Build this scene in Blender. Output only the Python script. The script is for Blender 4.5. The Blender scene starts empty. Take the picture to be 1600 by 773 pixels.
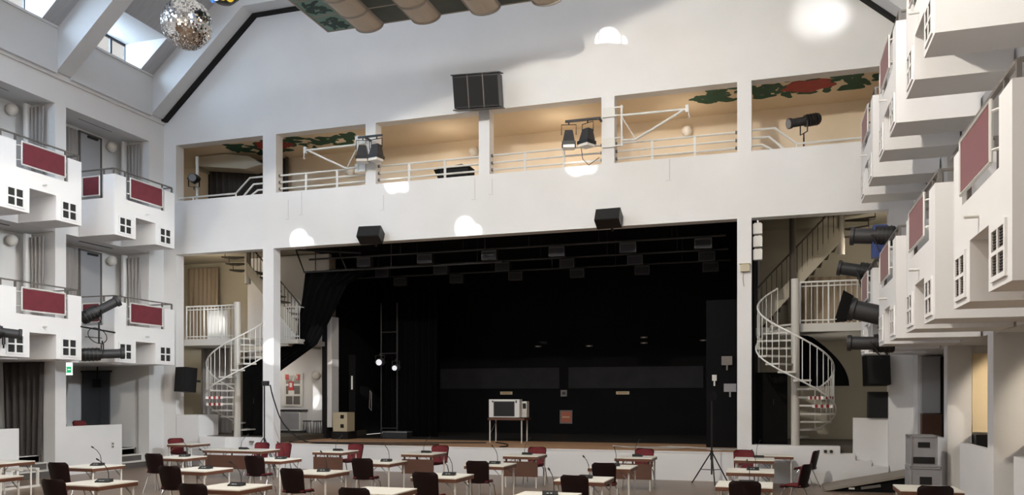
import bpy, math, random
from mathutils import Vector, Matrix
random.seed(7)
PI = math.pi
sc = bpy.context.scene
C = sc.collection

def lin(r, g, b):
    def f(c):
        c /= 255.0
        return c / 12.92 if c <= 0.04045 else ((c + 0.055) / 1.055) ** 2.4
    return (f(r), f(g), f(b), 1.0)

# ------------------------------------------------------------------ camera
CAM_H = 2.1
cam_d = bpy.data.cameras.new('camera')
cam_d.sensor_width = 36.0
cam_d.lens = 36.0 * 1290.0 / 1600.0
cam_d.shift_y = (620.0 - 386.5) / 1600.0
cam_d.clip_end = 300
cam = bpy.data.objects.new('camera', cam_d)
cam.location = (0, 0, CAM_H)
cam.rotation_euler = (PI / 2, 0, math.atan(415.0 / 1290.0))
C.objects.link(cam)
sc.camera = cam

# ------------------------------------------------------------------ sky, light, exposure
world = bpy.data.worlds.new('daylight')
sc.world = world
world.use_nodes = True
bg = world.node_tree.nodes['Background']
bg.inputs['Color'].default_value = (1.0, 0.95, 0.89, 1)
bg.inputs['Strength'].default_value = 0.62
sc.view_settings.view_transform = 'Standard'
sc.view_settings.look = 'None'
sc.view_settings.gamma = 1.0
sc.view_settings.exposure = 0.17
sc.view_settings.use_curve_mapping = False
sc.cycles.max_bounces = 8
sc.cycles.diffuse_bounces = 5
sc.cycles.caustics_reflective = False
sc.cycles.caustics_refractive = False
sc.cycles.sample_clamp_indirect = 6.0

def area_light(name, loc, target, sx, sy, power, col):
    d = bpy.data.lights.new(name, 'AREA'); d.shape = 'RECTANGLE'
    d.size = sx; d.size_y = sy; d.energy = power; d.color = col
    o = bpy.data.objects.new(name, d); C.objects.link(o); o.location = loc
    o.rotation_euler = (Vector(target) - Vector(loc)).to_track_quat('-Z', 'Y').to_euler()
    return o
def point_light(name, loc, power, col, r=0.12):
    d = bpy.data.lights.new(name, 'POINT'); d.energy = power; d.color = col; d.shadow_soft_size = r
    o = bpy.data.objects.new(name, d); C.objects.link(o); o.location = loc
    return o
def spot_light(name, loc, target, power, deg, col, blend=0.25, r=0.02):
    d = bpy.data.lights.new(name, 'SPOT'); d.energy = power; d.color = col
    d.spot_size = math.radians(deg); d.spot_blend = blend; d.shadow_soft_size = r
    o = bpy.data.objects.new(name, d); C.objects.link(o); o.location = loc
    o.rotation_euler = (Vector(target) - Vector(loc)).to_track_quat('-Z', 'Y').to_euler()
    return o
WARM = (1.0, 0.85, 0.66)
# row of roof windows along the right slope, behind the frame
area_light('roof_window_light_right', (1.2, 8.0, 11.9), (-18.0, 14.5, 2.0), 9.0, 1.2, 450, (0.96, 0.97, 1.0))
# row of roof windows along the left slope, behind the frame
area_light('roof_window_light_left', (-16.2, 10.0, 11.7), (-10.5, 21.0, 9.5), 5.0, 1.2, 360, (0.60, 0.78, 1.0))
# warm fill light added behind the camera, for the faces turned to it
area_light('rear_warm_fill', (-6.0, -3.0, 5.6), (-5.0, 21.0, 5.0), 14.0, 2.6, 230, (1.0, 0.82, 0.62))
# unseen floods cut at the wall's light edge; left one added for evenness
_A, _B = Vector((-11.0, 21.1, 9.9)), Vector((-2.1, 21.1, 12.4))
for _L, _p, _c in ((Vector((-3.9, 8.0, 10.9)), 2800, (1.0, 0.91, 0.79)), (Vector((-12.5, 8.0, 10.6)), 1000, (0.98, 0.98, 1.0))):
    _n = (_A - _L).cross(_B - _L).normalized()
    if _n.z > 0: _n = -_n
    spot_light('unseen_hall_flood', _L, _L + _n, _p, 180, _c, 0.03, 0.12)
# flood on the right balconies, turned to the left wall
spot_light('side_flood', (1.0, 12.5, 7.2), (-18.0, 16.8, 2.4), 4800, 46, (0.88, 0.94, 1.0), 0.5, 0.25)

# ------------------------------------------------------------------ materials
M = {}
def mat(name, rgb, rough=0.6, metal=0.0, vary=0.0, scale=3.0, bump=0.0, bscale=40.0, emit=0.0, spec=0.5, stretch=None):
    m = bpy.data.materials.new(name); m.use_nodes = True
    nt = m.node_tree; b = nt.nodes['Principled BSDF']
    col = lin(*rgb)
    b.inputs['Base Color'].default_value = col
    b.inputs['Roughness'].default_value = rough
    b.inputs['Metallic'].default_value = metal
    b.inputs['Specular IOR Level'].default_value = spec
    if emit:
        b.inputs['Emission Color'].default_value = col
        b.inputs['Emission Strength'].default_value = emit
    if vary or bump:
        tc = nt.nodes.new('ShaderNodeTexCoord')
        mp = nt.nodes.new('ShaderNodeMapping')
        if stretch: mp.inputs['Scale'].default_value = stretch
        nt.links.new(tc.outputs['Object'], mp.inputs['Vector'])
    if vary:
        n = nt.nodes.new('ShaderNodeTexNoise'); n.inputs['Scale'].default_value = scale
        n.inputs['Detail'].default_value = 5
        nt.links.new(mp.outputs['Vector'], n.inputs['Vector'])
        r = nt.nodes.new('ShaderNodeValToRGB')
        r.color_ramp.elements[0].position = 0.3; r.color_ramp.elements[1].position = 0.7
        r.color_ramp.elements[0].color = tuple(c * (1 - vary) for c in col[:3]) + (1,)
        r.color_ramp.elements[1].color = tuple(min(1, c * (1 + vary)) for c in col[:3]) + (1,)
        nt.links.new(n.outputs['Fac'], r.inputs['Fac'])
        nt.links.new(r.outputs['Color'], b.inputs['Base Color'])
    if bump:
        n2 = nt.nodes.new('ShaderNodeTexNoise'); n2.inputs['Scale'].default_value = bscale
        nt.links.new(mp.outputs['Vector'], n2.inputs['Vector'])
        bp = nt.nodes.new('ShaderNodeBump'); bp.inputs['Strength'].default_value = bump
        bp.inputs['Distance'].default_value = 0.01
        nt.links.new(n2.outputs['Fac'], bp.inputs['Height'])
        nt.links.new(bp.outputs['Normal'], b.inputs['Normal'])
    M[name] = m
    return m
mat('plaster', (222, 222, 222), 0.75, vary=0.03, scale=0.8, bump=0.08, bscale=60)
mat('balcony_paint', (232, 232, 232), 0.6, vary=0.015, scale=1.2)
mat('stain', (200, 198, 196), 0.8)
mat('beam_paint', (208, 210, 212), 0.6, vary=0.02, scale=1.0)
mat('roof_board', (172, 174, 178), 0.7, vary=0.06, scale=2.0, stretch=(1, 6, 1))
mat('gallery_paint', (224, 208, 184), 0.8, vary=0.03, scale=1.0)
mat('backstage_paint', (184, 178, 162), 0.85, vary=0.03, scale=1.0)
mat('black_gap', (10, 10, 11), 0.9)
mat('stage_black', (9, 9, 11), 0.85, vary=0.3, scale=1.2, spec=0.2)
mat('stage_panel', (40, 40, 44), 0.7, vary=0.15, scale=2.0, spec=0.2)
mat('stage_board', (182, 142, 108), 0.5, vary=0.16, scale=2.5, stretch=(1, 9, 1))
mat('stage_mat', (44, 40, 36), 0.7, vary=0.3, scale=2.0, spec=0.3)
mat('floor', (116, 97, 80), 0.32, vary=0.10, scale=1.6, stretch=(0.5, 2.2, 1), bump=0.03, bscale=20, spec=0.4)
mat('carpet', (92, 86, 82), 0.9, vary=0.1, scale=6)
mat('step_side', (84, 80, 78), 0.8)
mat('ramp_top', (138, 130, 120), 0.8, vary=0.05, scale=3)
mat('step_nose', (216, 214, 210), 0.6)
mat('rail_white', (214, 214, 210), 0.4, spec=0.5)
mat('rail_grey', (112, 108, 104), 0.4, metal=0.3)
mat('burgundy', (104, 32, 44), 0.75, vary=0.12, scale=5)
_b = M['burgundy'].node_tree.nodes['Principled BSDF']; _b.inputs['Sheen Weight'].default_value = 0.3; _b.inputs['Sheen Roughness'].default_value = 0.4
mat('mesh_dark', (38, 38, 38), 0.8)
mat('louver', (20, 20, 20), 0.7)
mat('door_grey', (164, 166, 170), 0.6)
mat('doorway_dark', (64, 66, 72), 0.6)
mat('curtain_grey', (152, 148, 146), 0.9, vary=0.12, scale=6, stretch=(1, 1, 0.05))
mat('curtain_dark', (70, 66, 64), 0.9, vary=0.1, scale=6)
mat('curtain_beige', (160, 146, 128), 0.9, vary=0.1, scale=6, stretch=(1, 1, 0.05))
mat('drape_black', (7, 7, 8), 0.95, spec=0.1)
mat('lamp_white', (226, 222, 214), 0.35)
mat('black', (14, 14, 15), 0.45)
mat('black_matte', (10, 10, 11), 0.85, spec=0.2)
mat('charcoal', (44, 44, 46), 0.55)
mat('speaker_grille', (16, 16, 17), 0.8, bump=0.4, bscale=300)
mat('chrome', (205, 205, 208), 0.18, metal=1.0)
mat('steel_grey', (150, 150, 152), 0.4, metal=0.7)
mat('table_white', (232, 228, 216), 0.35, vary=0.02, scale=2)
mat('table_brown', (94, 60, 43), 0.5, vary=0.18, scale=5, stretch=(1, 1, 6))
mat('modesty_brown', (84, 55, 42), 0.55, vary=0.1, scale=3)
mat('leg_white', (206, 202, 194), 0.4)
mat('chair_shell', (22, 7, 8), 0.5, vary=0.15, scale=4, spec=0.25)
mat('chair_red', (100, 22, 28), 0.8, vary=0.12, scale=8)
mat('mic_black', (18, 20, 20), 0.5)
mat('mic_button', (196, 198, 196), 0.5)
mat('device_white', (216, 216, 212), 0.4)
mat('device_beige', (188, 178, 152), 0.5)
mat('case_grey', (146, 146, 150), 0.45, vary=0.05, scale=4)
mat('metal_edge', (182, 182, 184), 0.3, metal=0.8)
mat('cable_black', (8, 8, 9), 0.6)
mat('cable_grey', (168, 164, 158), 0.6)
mat('stair_grey', (196, 194, 188), 0.5)
mat('stair_dark', (74, 68, 60), 0.7)
mat('pole_grey', (188, 184, 176), 0.5)
mat('tape_red', (150, 30, 34), 0.6)
mat('tape_white', (230, 228, 224), 0.6)
mat('leaf_green', (30, 74, 54), 0.8, vary=0.2, scale=4)
mat('flower_red', (140, 52, 46), 0.8, vary=0.2, scale=4)
mat('pod_teal', (112, 150, 146), 0.6, vary=0.08, scale=3)
mat('pod_leaf', (24, 62, 58), 0.6)
mat('pod_dark', (48, 56, 48), 0.6, vary=0.25, scale=2)
mat('pod_frame', (150, 144, 136), 0.5)
mat('pod_tube', (196, 184, 168), 0.5)
mat('mirror', (235, 235, 235), 0.08, metal=1.0)
mat('mirror_dark', (150, 140, 120), 0.12, metal=1.0)
mat('lens_yellow', (214, 180, 60), 0.3, emit=0.5)
mat('lens_blue', (60, 120, 200), 0.3, emit=0.5)
mat('lens_white', (225, 228, 235), 0.3, emit=0.6)
mat('lens_glass', (120, 124, 130), 0.1)
mat('sign_green', (30, 150, 96), 0.4, emit=1.2)
mat('sign_white', (235, 245, 238), 0.4, emit=1.2)
mat('sign_cream', (214, 202, 160), 0.5)
mat('sign_red', (186, 44, 36), 0.5)
mat('sign_orange', (176, 92, 66), 0.5)
mat('paper', (226, 226, 222), 0.7)
mat('window_bright', (250, 252, 255), 0.5)
mat('panel_cream', (232, 214, 178), 0.7)
mat('hose_red', (150, 52, 40), 0.6)
mat('frame_black', (22, 24, 28), 0.5)
mat('blue_gel', (42, 62, 120), 0.5)
def glass(name):
    m = bpy.data.materials.new(name); m.use_nodes = True
    nt = m.node_tree; nt.nodes.remove(nt.nodes['Principled BSDF'])
    t = nt.nodes.new('ShaderNodeBsdfTransparent'); g = nt.nodes.new('ShaderNodeBsdfGlossy')
    g.inputs['Roughness'].default_value = 0.03
    x = nt.nodes.new('ShaderNodeMixShader'); x.inputs['Fac'].default_value = 0.08
    nt.links.new(t.outputs[0], x.inputs[1]); nt.links.new(g.outputs[0], x.inputs[2])
    nt.links.new(x.outputs[0], nt.nodes['Material Output'].inputs['Surface'])
    M[name] = m
glass('pane_glass')

# ------------------------------------------------------------------ mesh helpers
class MB:
    def __init__(s): s.v = []; s.f = []
    def add(s, vs, fs):
        n = len(s.v); s.v += [tuple(p) for p in vs]; s.f += [tuple(i + n for i in f) for f in fs]; return s
    def box(s, x0, x1, y0, y1, z0, z1):
        return s.add([(x0,y0,z0),(x1,y0,z0),(x1,y1,z0),(x0,y1,z0),(x0,y0,z1),(x1,y0,z1),(x1,y1,z1),(x0,y1,z1)],
                     [(0,3,2,1),(4,5,6,7),(0,1,5,4),(1,2,6,5),(2,3,7,6),(3,0,4,7)])
    def bar(s, p0, p1, w, h):
        p0, p1 = Vector(p0), Vector(p1); d = (p1 - p0).normalized()
        up = Vector((0,0,1)) if abs(d.z) < 0.95 else Vector((0,1,0))
        a = d.cross(up).normalized(); b = a.cross(d)
        q = []
        for p in (p0, p1):
            for i, j in ((-1,-1),(1,-1),(1,1),(-1,1)): q.append(p + a * (i * w / 2) + b * (j * h / 2))
        return s.add(q, [(3,2,1,0),(4,5,6,7),(0,1,5,4),(1,2,6,5),(2,3,7,6),(3,0,4,7)])
    def tube(s, pts, r, n=8, closed=False):
        pts = [Vector(p) for p in pts]; rs = r if isinstance(r, (list, tuple)) else [r] * len(pts)
        m = len(pts); vs = []; prev = None
        for i, p in enumerate(pts):
            d = (pts[min(i + 1, m - 1)] - pts[max(i - 1, 0)]).normalized()
            if prev is None:
                up = Vector((0,0,1)) if abs(d.z) < 0.9 else Vector((1,0,0)); a = d.cross(up).normalized()
            else:
                a = (prev - d * prev.dot(d)).normalized()
            prev = a; b = d.cross(a)
            for k in range(n):
                t = 2 * PI * k / n; vs.append(p + (a * math.cos(t) + b * math.sin(t)) * rs[i])
        fs = [tuple(range(n))[::-1], tuple(range((m - 1) * n, m * n))]
        for i in range(m - 1):
            for k in range(n):
                a0 = i * n + k; a1 = i * n + (k + 1) % n
                fs.append((a0, a1, a1 + n, a0 + n))
        return s.add(vs, fs)
    def prism(s, poly, axis, a0, a1):
        # poly in the two axes left over, extruded along axis from a0 to a1
        n = len(poly); vs = []
        for a in (a0, a1):
            for p in poly:
                vs.append({'x': (a, p[0], p[1]), 'y': (p[0], a, p[1]), 'z': (p[0], p[1], a)}[axis])
        fs = [tuple(range(n))[::-1], tuple(range(n, 2 * n))]
        for i in range(n): fs.append((i, (i + 1) % n, n + (i + 1) % n, n + i))
        return s.add(vs, fs)
    def lathe(s, prof, c=(0,0,0), n=16):
        # prof: list of (r, z)
        vs = []; m = len(prof)
        for r, z in prof:
            for k in range(n):
                t = 2 * PI * k / n; vs.append((c[0] + r * math.cos(t), c[1] + r * math.sin(t), c[2] + z))
        fs = []
        for i in range(m - 1):
            for k in range(n):
                fs.append((i * n + k, i * n + (k + 1) % n, (i + 1) * n + (k + 1) % n, (i + 1) * n + k))
        fs.append(tuple(range(n))[::-1]); fs.append(tuple(range((m - 1) * n, m * n)))
        return s.add(vs, fs)
    def sheet(s, fn, nu, nv, th):
        # closed solid sheet; fn(u, v) gives a point, th is a thickness vector
        th = Vector(th); A = []; B = []
        for j in range(nv + 1):
            for i in range(nu + 1):
                p = Vector(fn(i / nu, j / nv)); A.append(p); B.append(p + th)
        w = nu + 1; N = len(A); fs = []
        for j in range(nv):
            for i in range(nu):
                a = j * w + i
                fs.append((a, a + 1, a + w + 1, a + w)); fs.append((N + a, N + a + w, N + a + w + 1, N + a + 1))
        for i in range(nu):
            fs.append((i, N + i, N + i + 1, i + 1)); a = nv * w + i
            fs.append((a, a + 1, N + a + 1, N + a))
        for j in range(nv):
            a = j * w; fs.append((a, a + w, N + a + w, N + a)); a = j * w + nu
            fs.append((a, N + a, N + a + w, a + w))
        return s.add(A + B, fs)
    def mesh(s, name, m, smooth=False):
        me = bpy.data.meshes.new(name); me.from_pydata(s.v, [], s.f); me.update()
        me.materials.append(M[m])
        import bmesh
        b = bmesh.new(); b.from_mesh(me); bmesh.ops.recalc_face_normals(b, faces=b.faces); b.to_mesh(me); b.free()
        if smooth:
            me.polygons.foreach_set('use_smooth', [True] * len(me.polygons))
            try: me.set_sharp_from_angle(angle=math.radians(40))
            except Exception: pass
        return me
    def build(s, name, m, parent=None, smooth=False, label=None, loc=None):
        return put(name, s.mesh(name, m, smooth), parent, label, loc)
def put(name, me, parent=None, label=None, loc=None):
    o = bpy.data.objects.new(name, me); C.objects.link(o)
    if parent: o.parent = parent
    if label: o['label'] = label
    if loc: o.location = loc
    return o
def BX(*a): return MB().box(*a)
def TB(pts, r, n=8): return MB().tube(pts, r, n)
def thing(name, label, cat, loc=(0,0,0), rz=0.0, group=None):
    o = bpy.data.objects.new(name, None); C.objects.link(o); o.empty_display_size = 0.1
    o.location = loc; o.rotation_euler = (0, 0, rz); o['label'] = label; o['category'] = cat
    if group: o['group'] = group
    return o
def tag(o, label, cat, group=None):
    o['label'] = label; o['category'] = cat
    if group: o['group'] = group
    return o
def struct(o, label=None):
    o['kind'] = 'structure'
    if label: o['label'] = label
    return o
def children(o): return [c for c in bpy.data.objects if c.parent == o]
KIDS = {}
def snap(o):
    KIDS[o.name] = [(c, children(c)) for c in children(o)]
def copy_tree(o, loc, rz, label, group=None):
    r = o.copy(); C.objects.link(r); r.location = loc; r.rotation_euler = (0, 0, rz); r['label'] = label
    if group: r['group'] = group
    for c, gs in KIDS[o.name]:
        d = c.copy(); C.objects.link(d); d.parent = r
        for g in gs:
            e = g.copy(); C.objects.link(e); e.parent = d
    return r
def aim(o, direction, roll_axis='Z'):
    o.rotation_euler = Vector(direction).to_track_quat('X', roll_axis).to_euler()
def panel_wall(mb, xs, zs, hole, y0, y1):
    # slab between y0 and y1 made of grid cells, cells for which hole(xmid, zmid) is true stay open
    nx, nz = len(xs) - 1, len(zs) - 1
    S = [[not hole((xs[i] + xs[i+1]) / 2, (zs[j] + zs[j+1]) / 2) for j in range(nz)] for i in range(nx)]
    for i in range(nx):
        for j in range(nz):
            if not S[i][j]: continue
            a, b, c, d = xs[i], xs[i+1], zs[j], zs[j+1]
            mb.add([(a,y0,c),(b,y0,c),(b,y0,d),(a,y0,d)], [(0,1,2,3)])
            mb.add([(a,y1,c),(b,y1,c),(b,y1,d),(a,y1,d)], [(3,2,1,0)])
            if i == 0 or not S[i-1][j]: mb.add([(a,y0,c),(a,y0,d),(a,y1,d),(a,y1,c)], [(0,1,2,3)])
            if i == nx-1 or not S[i+1][j]: mb.add([(b,y0,c),(b,y1,c),(b,y1,d),(b,y0,d)], [(0,1,2,3)])
            if j == 0 or not S[i][j-1]: mb.add([(a,y0,c),(a,y1,c),(b,y1,c),(b,y0,c)], [(0,1,2,3)])
            if j == nz-1 or not S[i][j+1]: mb.add([(a,y0,d),(b,y0,d),(b,y1,d),(a,y1,d)], [(0,1,2,3)])
    return mb

# ================================================================== the setting
XL, XR, YS = -18.15, 3.0, 21.1          # hall walls and the stage wall's face
XC = (XL + XR) / 2
YB = -4.0                                # how far the hall is built behind the camera
ZST, ZLEDGE, ZP = 0.73, 0.92, 0.56       # stage, side-bay ledge, side platform
F1, F2 = 3.9, 7.33                       # first and second gallery floors
BAY = 3.42
PIERS = [17.225 - BAY * k for k in range(7)]

struct(BX(XL - 3.2, XR + 3.2, YB, YS + 0.02, -0.12, 0.0).build('floor', 'floor'))
# stage floor: front boards one by one, black mat behind
stf = struct(BX(-14.25, -0.9, YS + 3.4, 30.0, ZST - 0.1, ZST).build('floor_stage', 'stage_mat'))
for i in range(15):
    y = YS + 0.02 + i * 0.225
    BX(-14.25, -0.9, y, y + 0.219, ZST - 0.06, ZST + 0.002).build('plank', 'stage_board', stf)
struct(BX(XL - 3, -14.25, YS + .36, 27.0, ZST - 0.1, ZLEDGE - 0.02).build('floor_bay_left', 'stair_dark'))
struct(BX(-0.9, XR + 3, YS + 0.4, 27.0, ZST - 0.1, ZLEDGE - 0.02).build('floor_bay_right', 'stair_dark'))

# stage wall with its openings
GP = [(-14.57, -14.12), (-11.17, -10.85), (-7.74, -7.43), (-4.35, -4.01), (-0.95, -0.61)]
GX0, GX1 = -17.69, 2.48
def stage_hole(x, z):
    if 8.14 < z < 9.87 and GX0 < x < GX1: return not any(a < x < b for a, b in GP)
    if ZST < z < 6.5:
        if -14.2 < x < -0.95: return True
    if ZLEDGE - 0.03 < z < 6.5:
        if GX0 < x < -14.57 or -0.61 < x < GX1: return True
    if z < ZLEDGE and -0.61 < x < GX1: return True
    return False
xs = sorted(set([XL, GX0, -14.2, GX1, XR] + [v for g in GP for v in g]))
w = MB(); panel_wall(w, xs, [0, ZST, ZLEDGE - 0.03, 6.5, 8.14, 9.87], stage_hole, YS, YS + 0.35)
w.prism([(XL, 9.87), (XR, 9.87), (XR, 10.75), (-0.34, 13.5), (-14.81, 13.5), (XL, 10.75)], 'y', YS, YS + 0.35)
w.box(XL - 2, XL, YS, YS + 0.35, 0, 12); w.box(XR, XR + 2, YS, YS + 0.35, 0, 12)
struct(w.build('wall_stage', 'plaster'))
# right-hand ledge with its stepped top
w = MB().prism([(-0.61, 0), (GX1 + 0.02, 0), (GX1 + 0.02, 0.47), (2.11, 0.47), (2.11, 0.6), (1.75, 0.6), (1.75, 0.745), (1.42, 0.745), (1.42, ZLEDGE), (-0.61, ZLEDGE)], 'y', YS, YS + 0.4)
struct(w.build('trim_1', 'plaster'))
struct(BX(1.72, 2.6, YS + 0.22, YS + 0.34, 0.47, 1.6).build('trim_2', 'plaster'))
struct(BX(-14.2, -0.95, YS - 0.012, YS + 0.02, ZST - 0.03, ZST + 0.004).build('trim_3', 'plaster'))
# white parapet blocks by the left stair
struct(BX(-17.66, -16.83, YS - 0.02, YS + 0.9, 0.5, 1.55).build('trim_4', 'plaster'))
struct(BX(-16.62, -15.72, YS - 0.25, YS + 0.05, 0.0, 0.9).build('trim_5', 'plaster'))

# stage box
w = MB(); w.box(-14.6, -0.5, 29.9, 30.1, ZST, 7.2)
sb = struct(w.build('wall_stage_back', 'stage_black'))
struct(BX(-0.7, -0.55, YS + 0.35, 30, ZST, 7.0).build('wall_stage_right', 'stage_black'))
struct(BX(-14.6, -14.45, 25.4, 30, ZST, 7.0).build('wall_stage_left', 'stage_black'))
struct(BX(-14.6, -0.55, YS + 0.35, 30, 6.9, 7.0).build('ceiling_stage', 'stage_black'))
BX(-12.55, -7.75, 29.85, 29.92, 2.42, 3.2).build('panel', 'stage_panel', sb)
BX(-7.4, -2.5, 29.85, 29.92, 2.42, 3.2).build('panel', 'stage_panel', sb)

# gallery above the stage
struct(BX(XL - 2, XR + 2, YS + 0.35, 23.9, F2 - 0.25, F2).build('floor_gallery', 'gallery_paint'))
gc = struct(BX(XL - 2, XR + 2, YS + 0.35, 23.9, 9.98, 10.1).build('ceiling_gallery', 'gallery_paint'))
struct(BX(XL - 2, XR + 2, 23.7, 23.9, F2, 10.0).build('wall_gallery_back', 'gallery_paint'))
# side bays behind the doorways
for nm, a, b in (('left', XL - 3, -14.6), ('right', -0.5, XR + 3)):
    struct(BX(a, b, 25.2, 25.4, 0.5, 7.1).build('wall_bay_' + nm, 'backstage_paint'))
    struct(BX(a, b, YS + 0.35, 25.4, 6.95, 7.05).build('ceiling_bay_' + nm, 'backstage_paint'))
struct(BX(XL - 3, XL - 2.9, YS, 25.4, 0.5, 10).build('wall_bay_end_left', 'backstage_paint'))
struct(BX(XR + 2.9, XR + 3, YS, 25.4, 0.5, 10).build('wall_bay_end_right', 'backstage_paint'))

# side walls: piers, floor bands, niches
def side_wall(nm, sx, X):
    o = MB()
    def b(x0, x1, *r): o.box(min(X - sx * x0, X - sx * x1), max(X - sx * x0, X - sx * x1), *r)
    # x measured outward from the hall face
    for p in PIERS: b(0, -0.4, p - 0.175, p + 0.175, 0, 9.86)
    b(0, -0.4, 20.47, YS, 0, 9.86)
    b(0, -0.4, YB, YS, 9.86, 10.6)
    b(0.06, -0.1, YB, YS, 10.52, 10.66)
    wl = struct(o.build('wall_' + nm, 'plaster'))
    o = MB()
    def b2(x0, x1, *r): o.box(min(X - sx * x0, X - sx * x1), max(X - sx * x0, X - sx * x1), *r)
    for z in (3.04, 6.47, 9.9): b2(-0.03 if z < 9 else -0.4, -2.6, YB, YS - .01, z, z + 0.3)
    struct(o.build('ceiling_niche_' + nm, 'plaster'))
    o = MB()
    for p in PIERS + [20.645]:
        b2(-0.4, -1.2, p - 0.1, p + 0.1, F1 - 0.6, 9.9)
        b2(-0.4, -2.6, p - 0.1, p + 0.1, 0, 3.04)
    b2(-1.15, -1.3, YB, YS, 3.3, 9.9)
    b2(-2.5, -2.7, YB, YS, 0, 3.04)
    struct(o.build("wall_niche_" + nm, "plaster"))
    o = MB(); b2(0.0, -2.6, YB, YS, 0.0, ZP)
    # platform edge sits back where the steps are
    o = MB(); b2(-0.55, -2.6, YB, YS, 0.0, ZP); struct(o.build('floor_platform_' + nm, 'carpet'))
    for k, p in enumerate(PIERS[:4]):
        y0 = p + 0.175
        o = MB(); b2(0, -0.12, y0, y0 + 1.98, 0, 1.31)
        struct(o.build('trim_low_wall_' + nm, 'plaster'))
        y1, y2 = y0 + 1.98, y0 + BAY - 0.36
        st = MB()
        for i, (d, z) in enumerate(((0.0, 0.19), (-0.28, 0.375), (-0.55, 0.56))):
            o = MB(); b2(d, -0.6, y1, y2, z - 0.19, z - 0.025); s1 = struct(o.build('floor_step_' + nm, 'step_side'))
            o = MB(); b2(d + 0.02, -0.6, y1, y2, z - 0.025, z); o.build('nosing', 'step_nose', s1)
    return wl
side_wall('left', -1, XL)
side_wall('right', 1, XR)

# roof: beams at every pier, dormers between them on the slope
def roof(nm, sx, X):
    # q(d, z): d measured from the wall face into the hall
    def q(d): return X - sx * d
    s = 2.81 / 3.34
    for k, yc in enumerate([20.68] + PIERS):
        prof = [(q(-0.1), 10.67), (q(0.12), 10.66), (q(3.34), 13.46), (q(5.2), 13.46), (q(5.2), 14.5), (q(2.9), 14.5), (q(-0.1), 12.0)]
        struct(MB().prism(prof, 'y', yc - 0.24, yc + 0.24).build('beam_%s_%d' % (nm, k + 1), 'beam_paint'))
        if k == 0: continue
        y0, y1 = yc + 0.24, yc + BAY - 0.24 if k > 1 else 20.44
        a, b = min(q(-0.06), q(0.15)), max(q(-0.06), q(0.15))
        struct(BX(a, b, y0, y1, 10.6, 11.8).build('trim_fascia_%s_%d' % (nm, k), 'beam_paint'))
        a, b = min(q(-0.45), q(0.19)), max(q(-0.45), q(0.19))
        struct(BX(a, b, y0, y1, 11.76, 11.82).build('trim_sill_%s_%d' % (nm, k), 'beam_paint'))
        d0, d1 = y0 + 0.25, y1 - 0.5                    # dormer
        zt = 12.63; dt = 0.15 + (zt - 11.8) / s; dT = 0.15 + (14.5 - 11.8) / s
        r = MB()
        th = 0.12
        for (ya, yb) in ((y0, d0), (d1, y1)):
            r.prism([(q(0.15), 11.8), (q(dt), zt), (q(dt), zt + th), (q(0.15), 11.8 + th)], 'y', ya, yb)
        r.prism([(q(dt), zt), (q(dT), 14.5), (q(dT), 14.5 + th), (q(dt), zt + th)], 'y', y0, y1)
        rb = struct(r.build('ceiling_slope_%s_%d' % (nm, k), 'roof_board'))
        ck = MB()
        for (ya, yb) in ((d0 - 0.08, d0 + .006), (d1 - .006, d1 + 0.08)):
            ck.prism([(q(-0.45), 11.8), (q(0.14), 11.8), (q(dt - .012), zt), (q(-0.45), zt)], 'y', ya, yb)
        a, b = min(q(-0.45), q(dt)), max(q(-0.45), q(dt))
        ck.box(a, b, d0, d1, zt, zt + 0.08)
        struct(ck.build('trim_dormer_%s_%d' % (nm, k), 'plaster'))
        a, b = min(q(-0.45), q(-0.39)), max(q(-0.45), q(-0.39))
        wi = thing('window_%s_%d' % (nm, k), 'dormer', 'window'); del wi['category']; del wi['label']; wi['kind'] = 'structure'
        f = MB(); n = 4; dy = (d1 - d0) / n
        f.box(a, b, d0, d1, 11.8, 11.86); f.box(a, b, d0, d1, zt - 0.06, zt)
        for i in range(n + 1): f.box(a, b, max(d0, d0 + i * dy - 0.035), min(d1, d0 + i * dy + 0.035), 11.86, zt - 0.06)
        f.build('window_frame', 'frame_black', wi)
        for i in range(n):
            BX((a + b) / 2 - 0.004, (a + b) / 2 + 0.004, d0 + i * dy + 0.035, d0 + (i + 1) * dy - 0.035, 11.86, zt - 0.06).build('pane', 'pane_glass', wi)
roof('left', -1, XL)
for yw in (18.85, 15.4):
    area_light('dormer_daylight', (XL - .75, yw, 12.55), (XL + 2.5, yw + 2.2, 12.0), 2.0, .9, 150, (0.62, 0.80, 1.0))
roof('right', 1, XR)
# dark joint between the last beam and the stage wall
struct(MB().prism([(XL, 10.6), (XL + 0.15, 10.6), (-14.78, 13.4), (XC, 13.4), (XC, 13.75), (-14.95, 13.75), (XL, 10.95)], 'y', 20.92, YS).build('trim_joint_left', 'black_gap'))
struct(MB().prism([(XR, 10.6), (XR - 0.15, 10.6), (-0.37, 13.4), (XC, 13.4), (XC, 13.75), (-0.2, 13.75), (XR, 10.95)], 'y', 20.92, YS).build('trim_joint_right', 'black_gap'))
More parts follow.
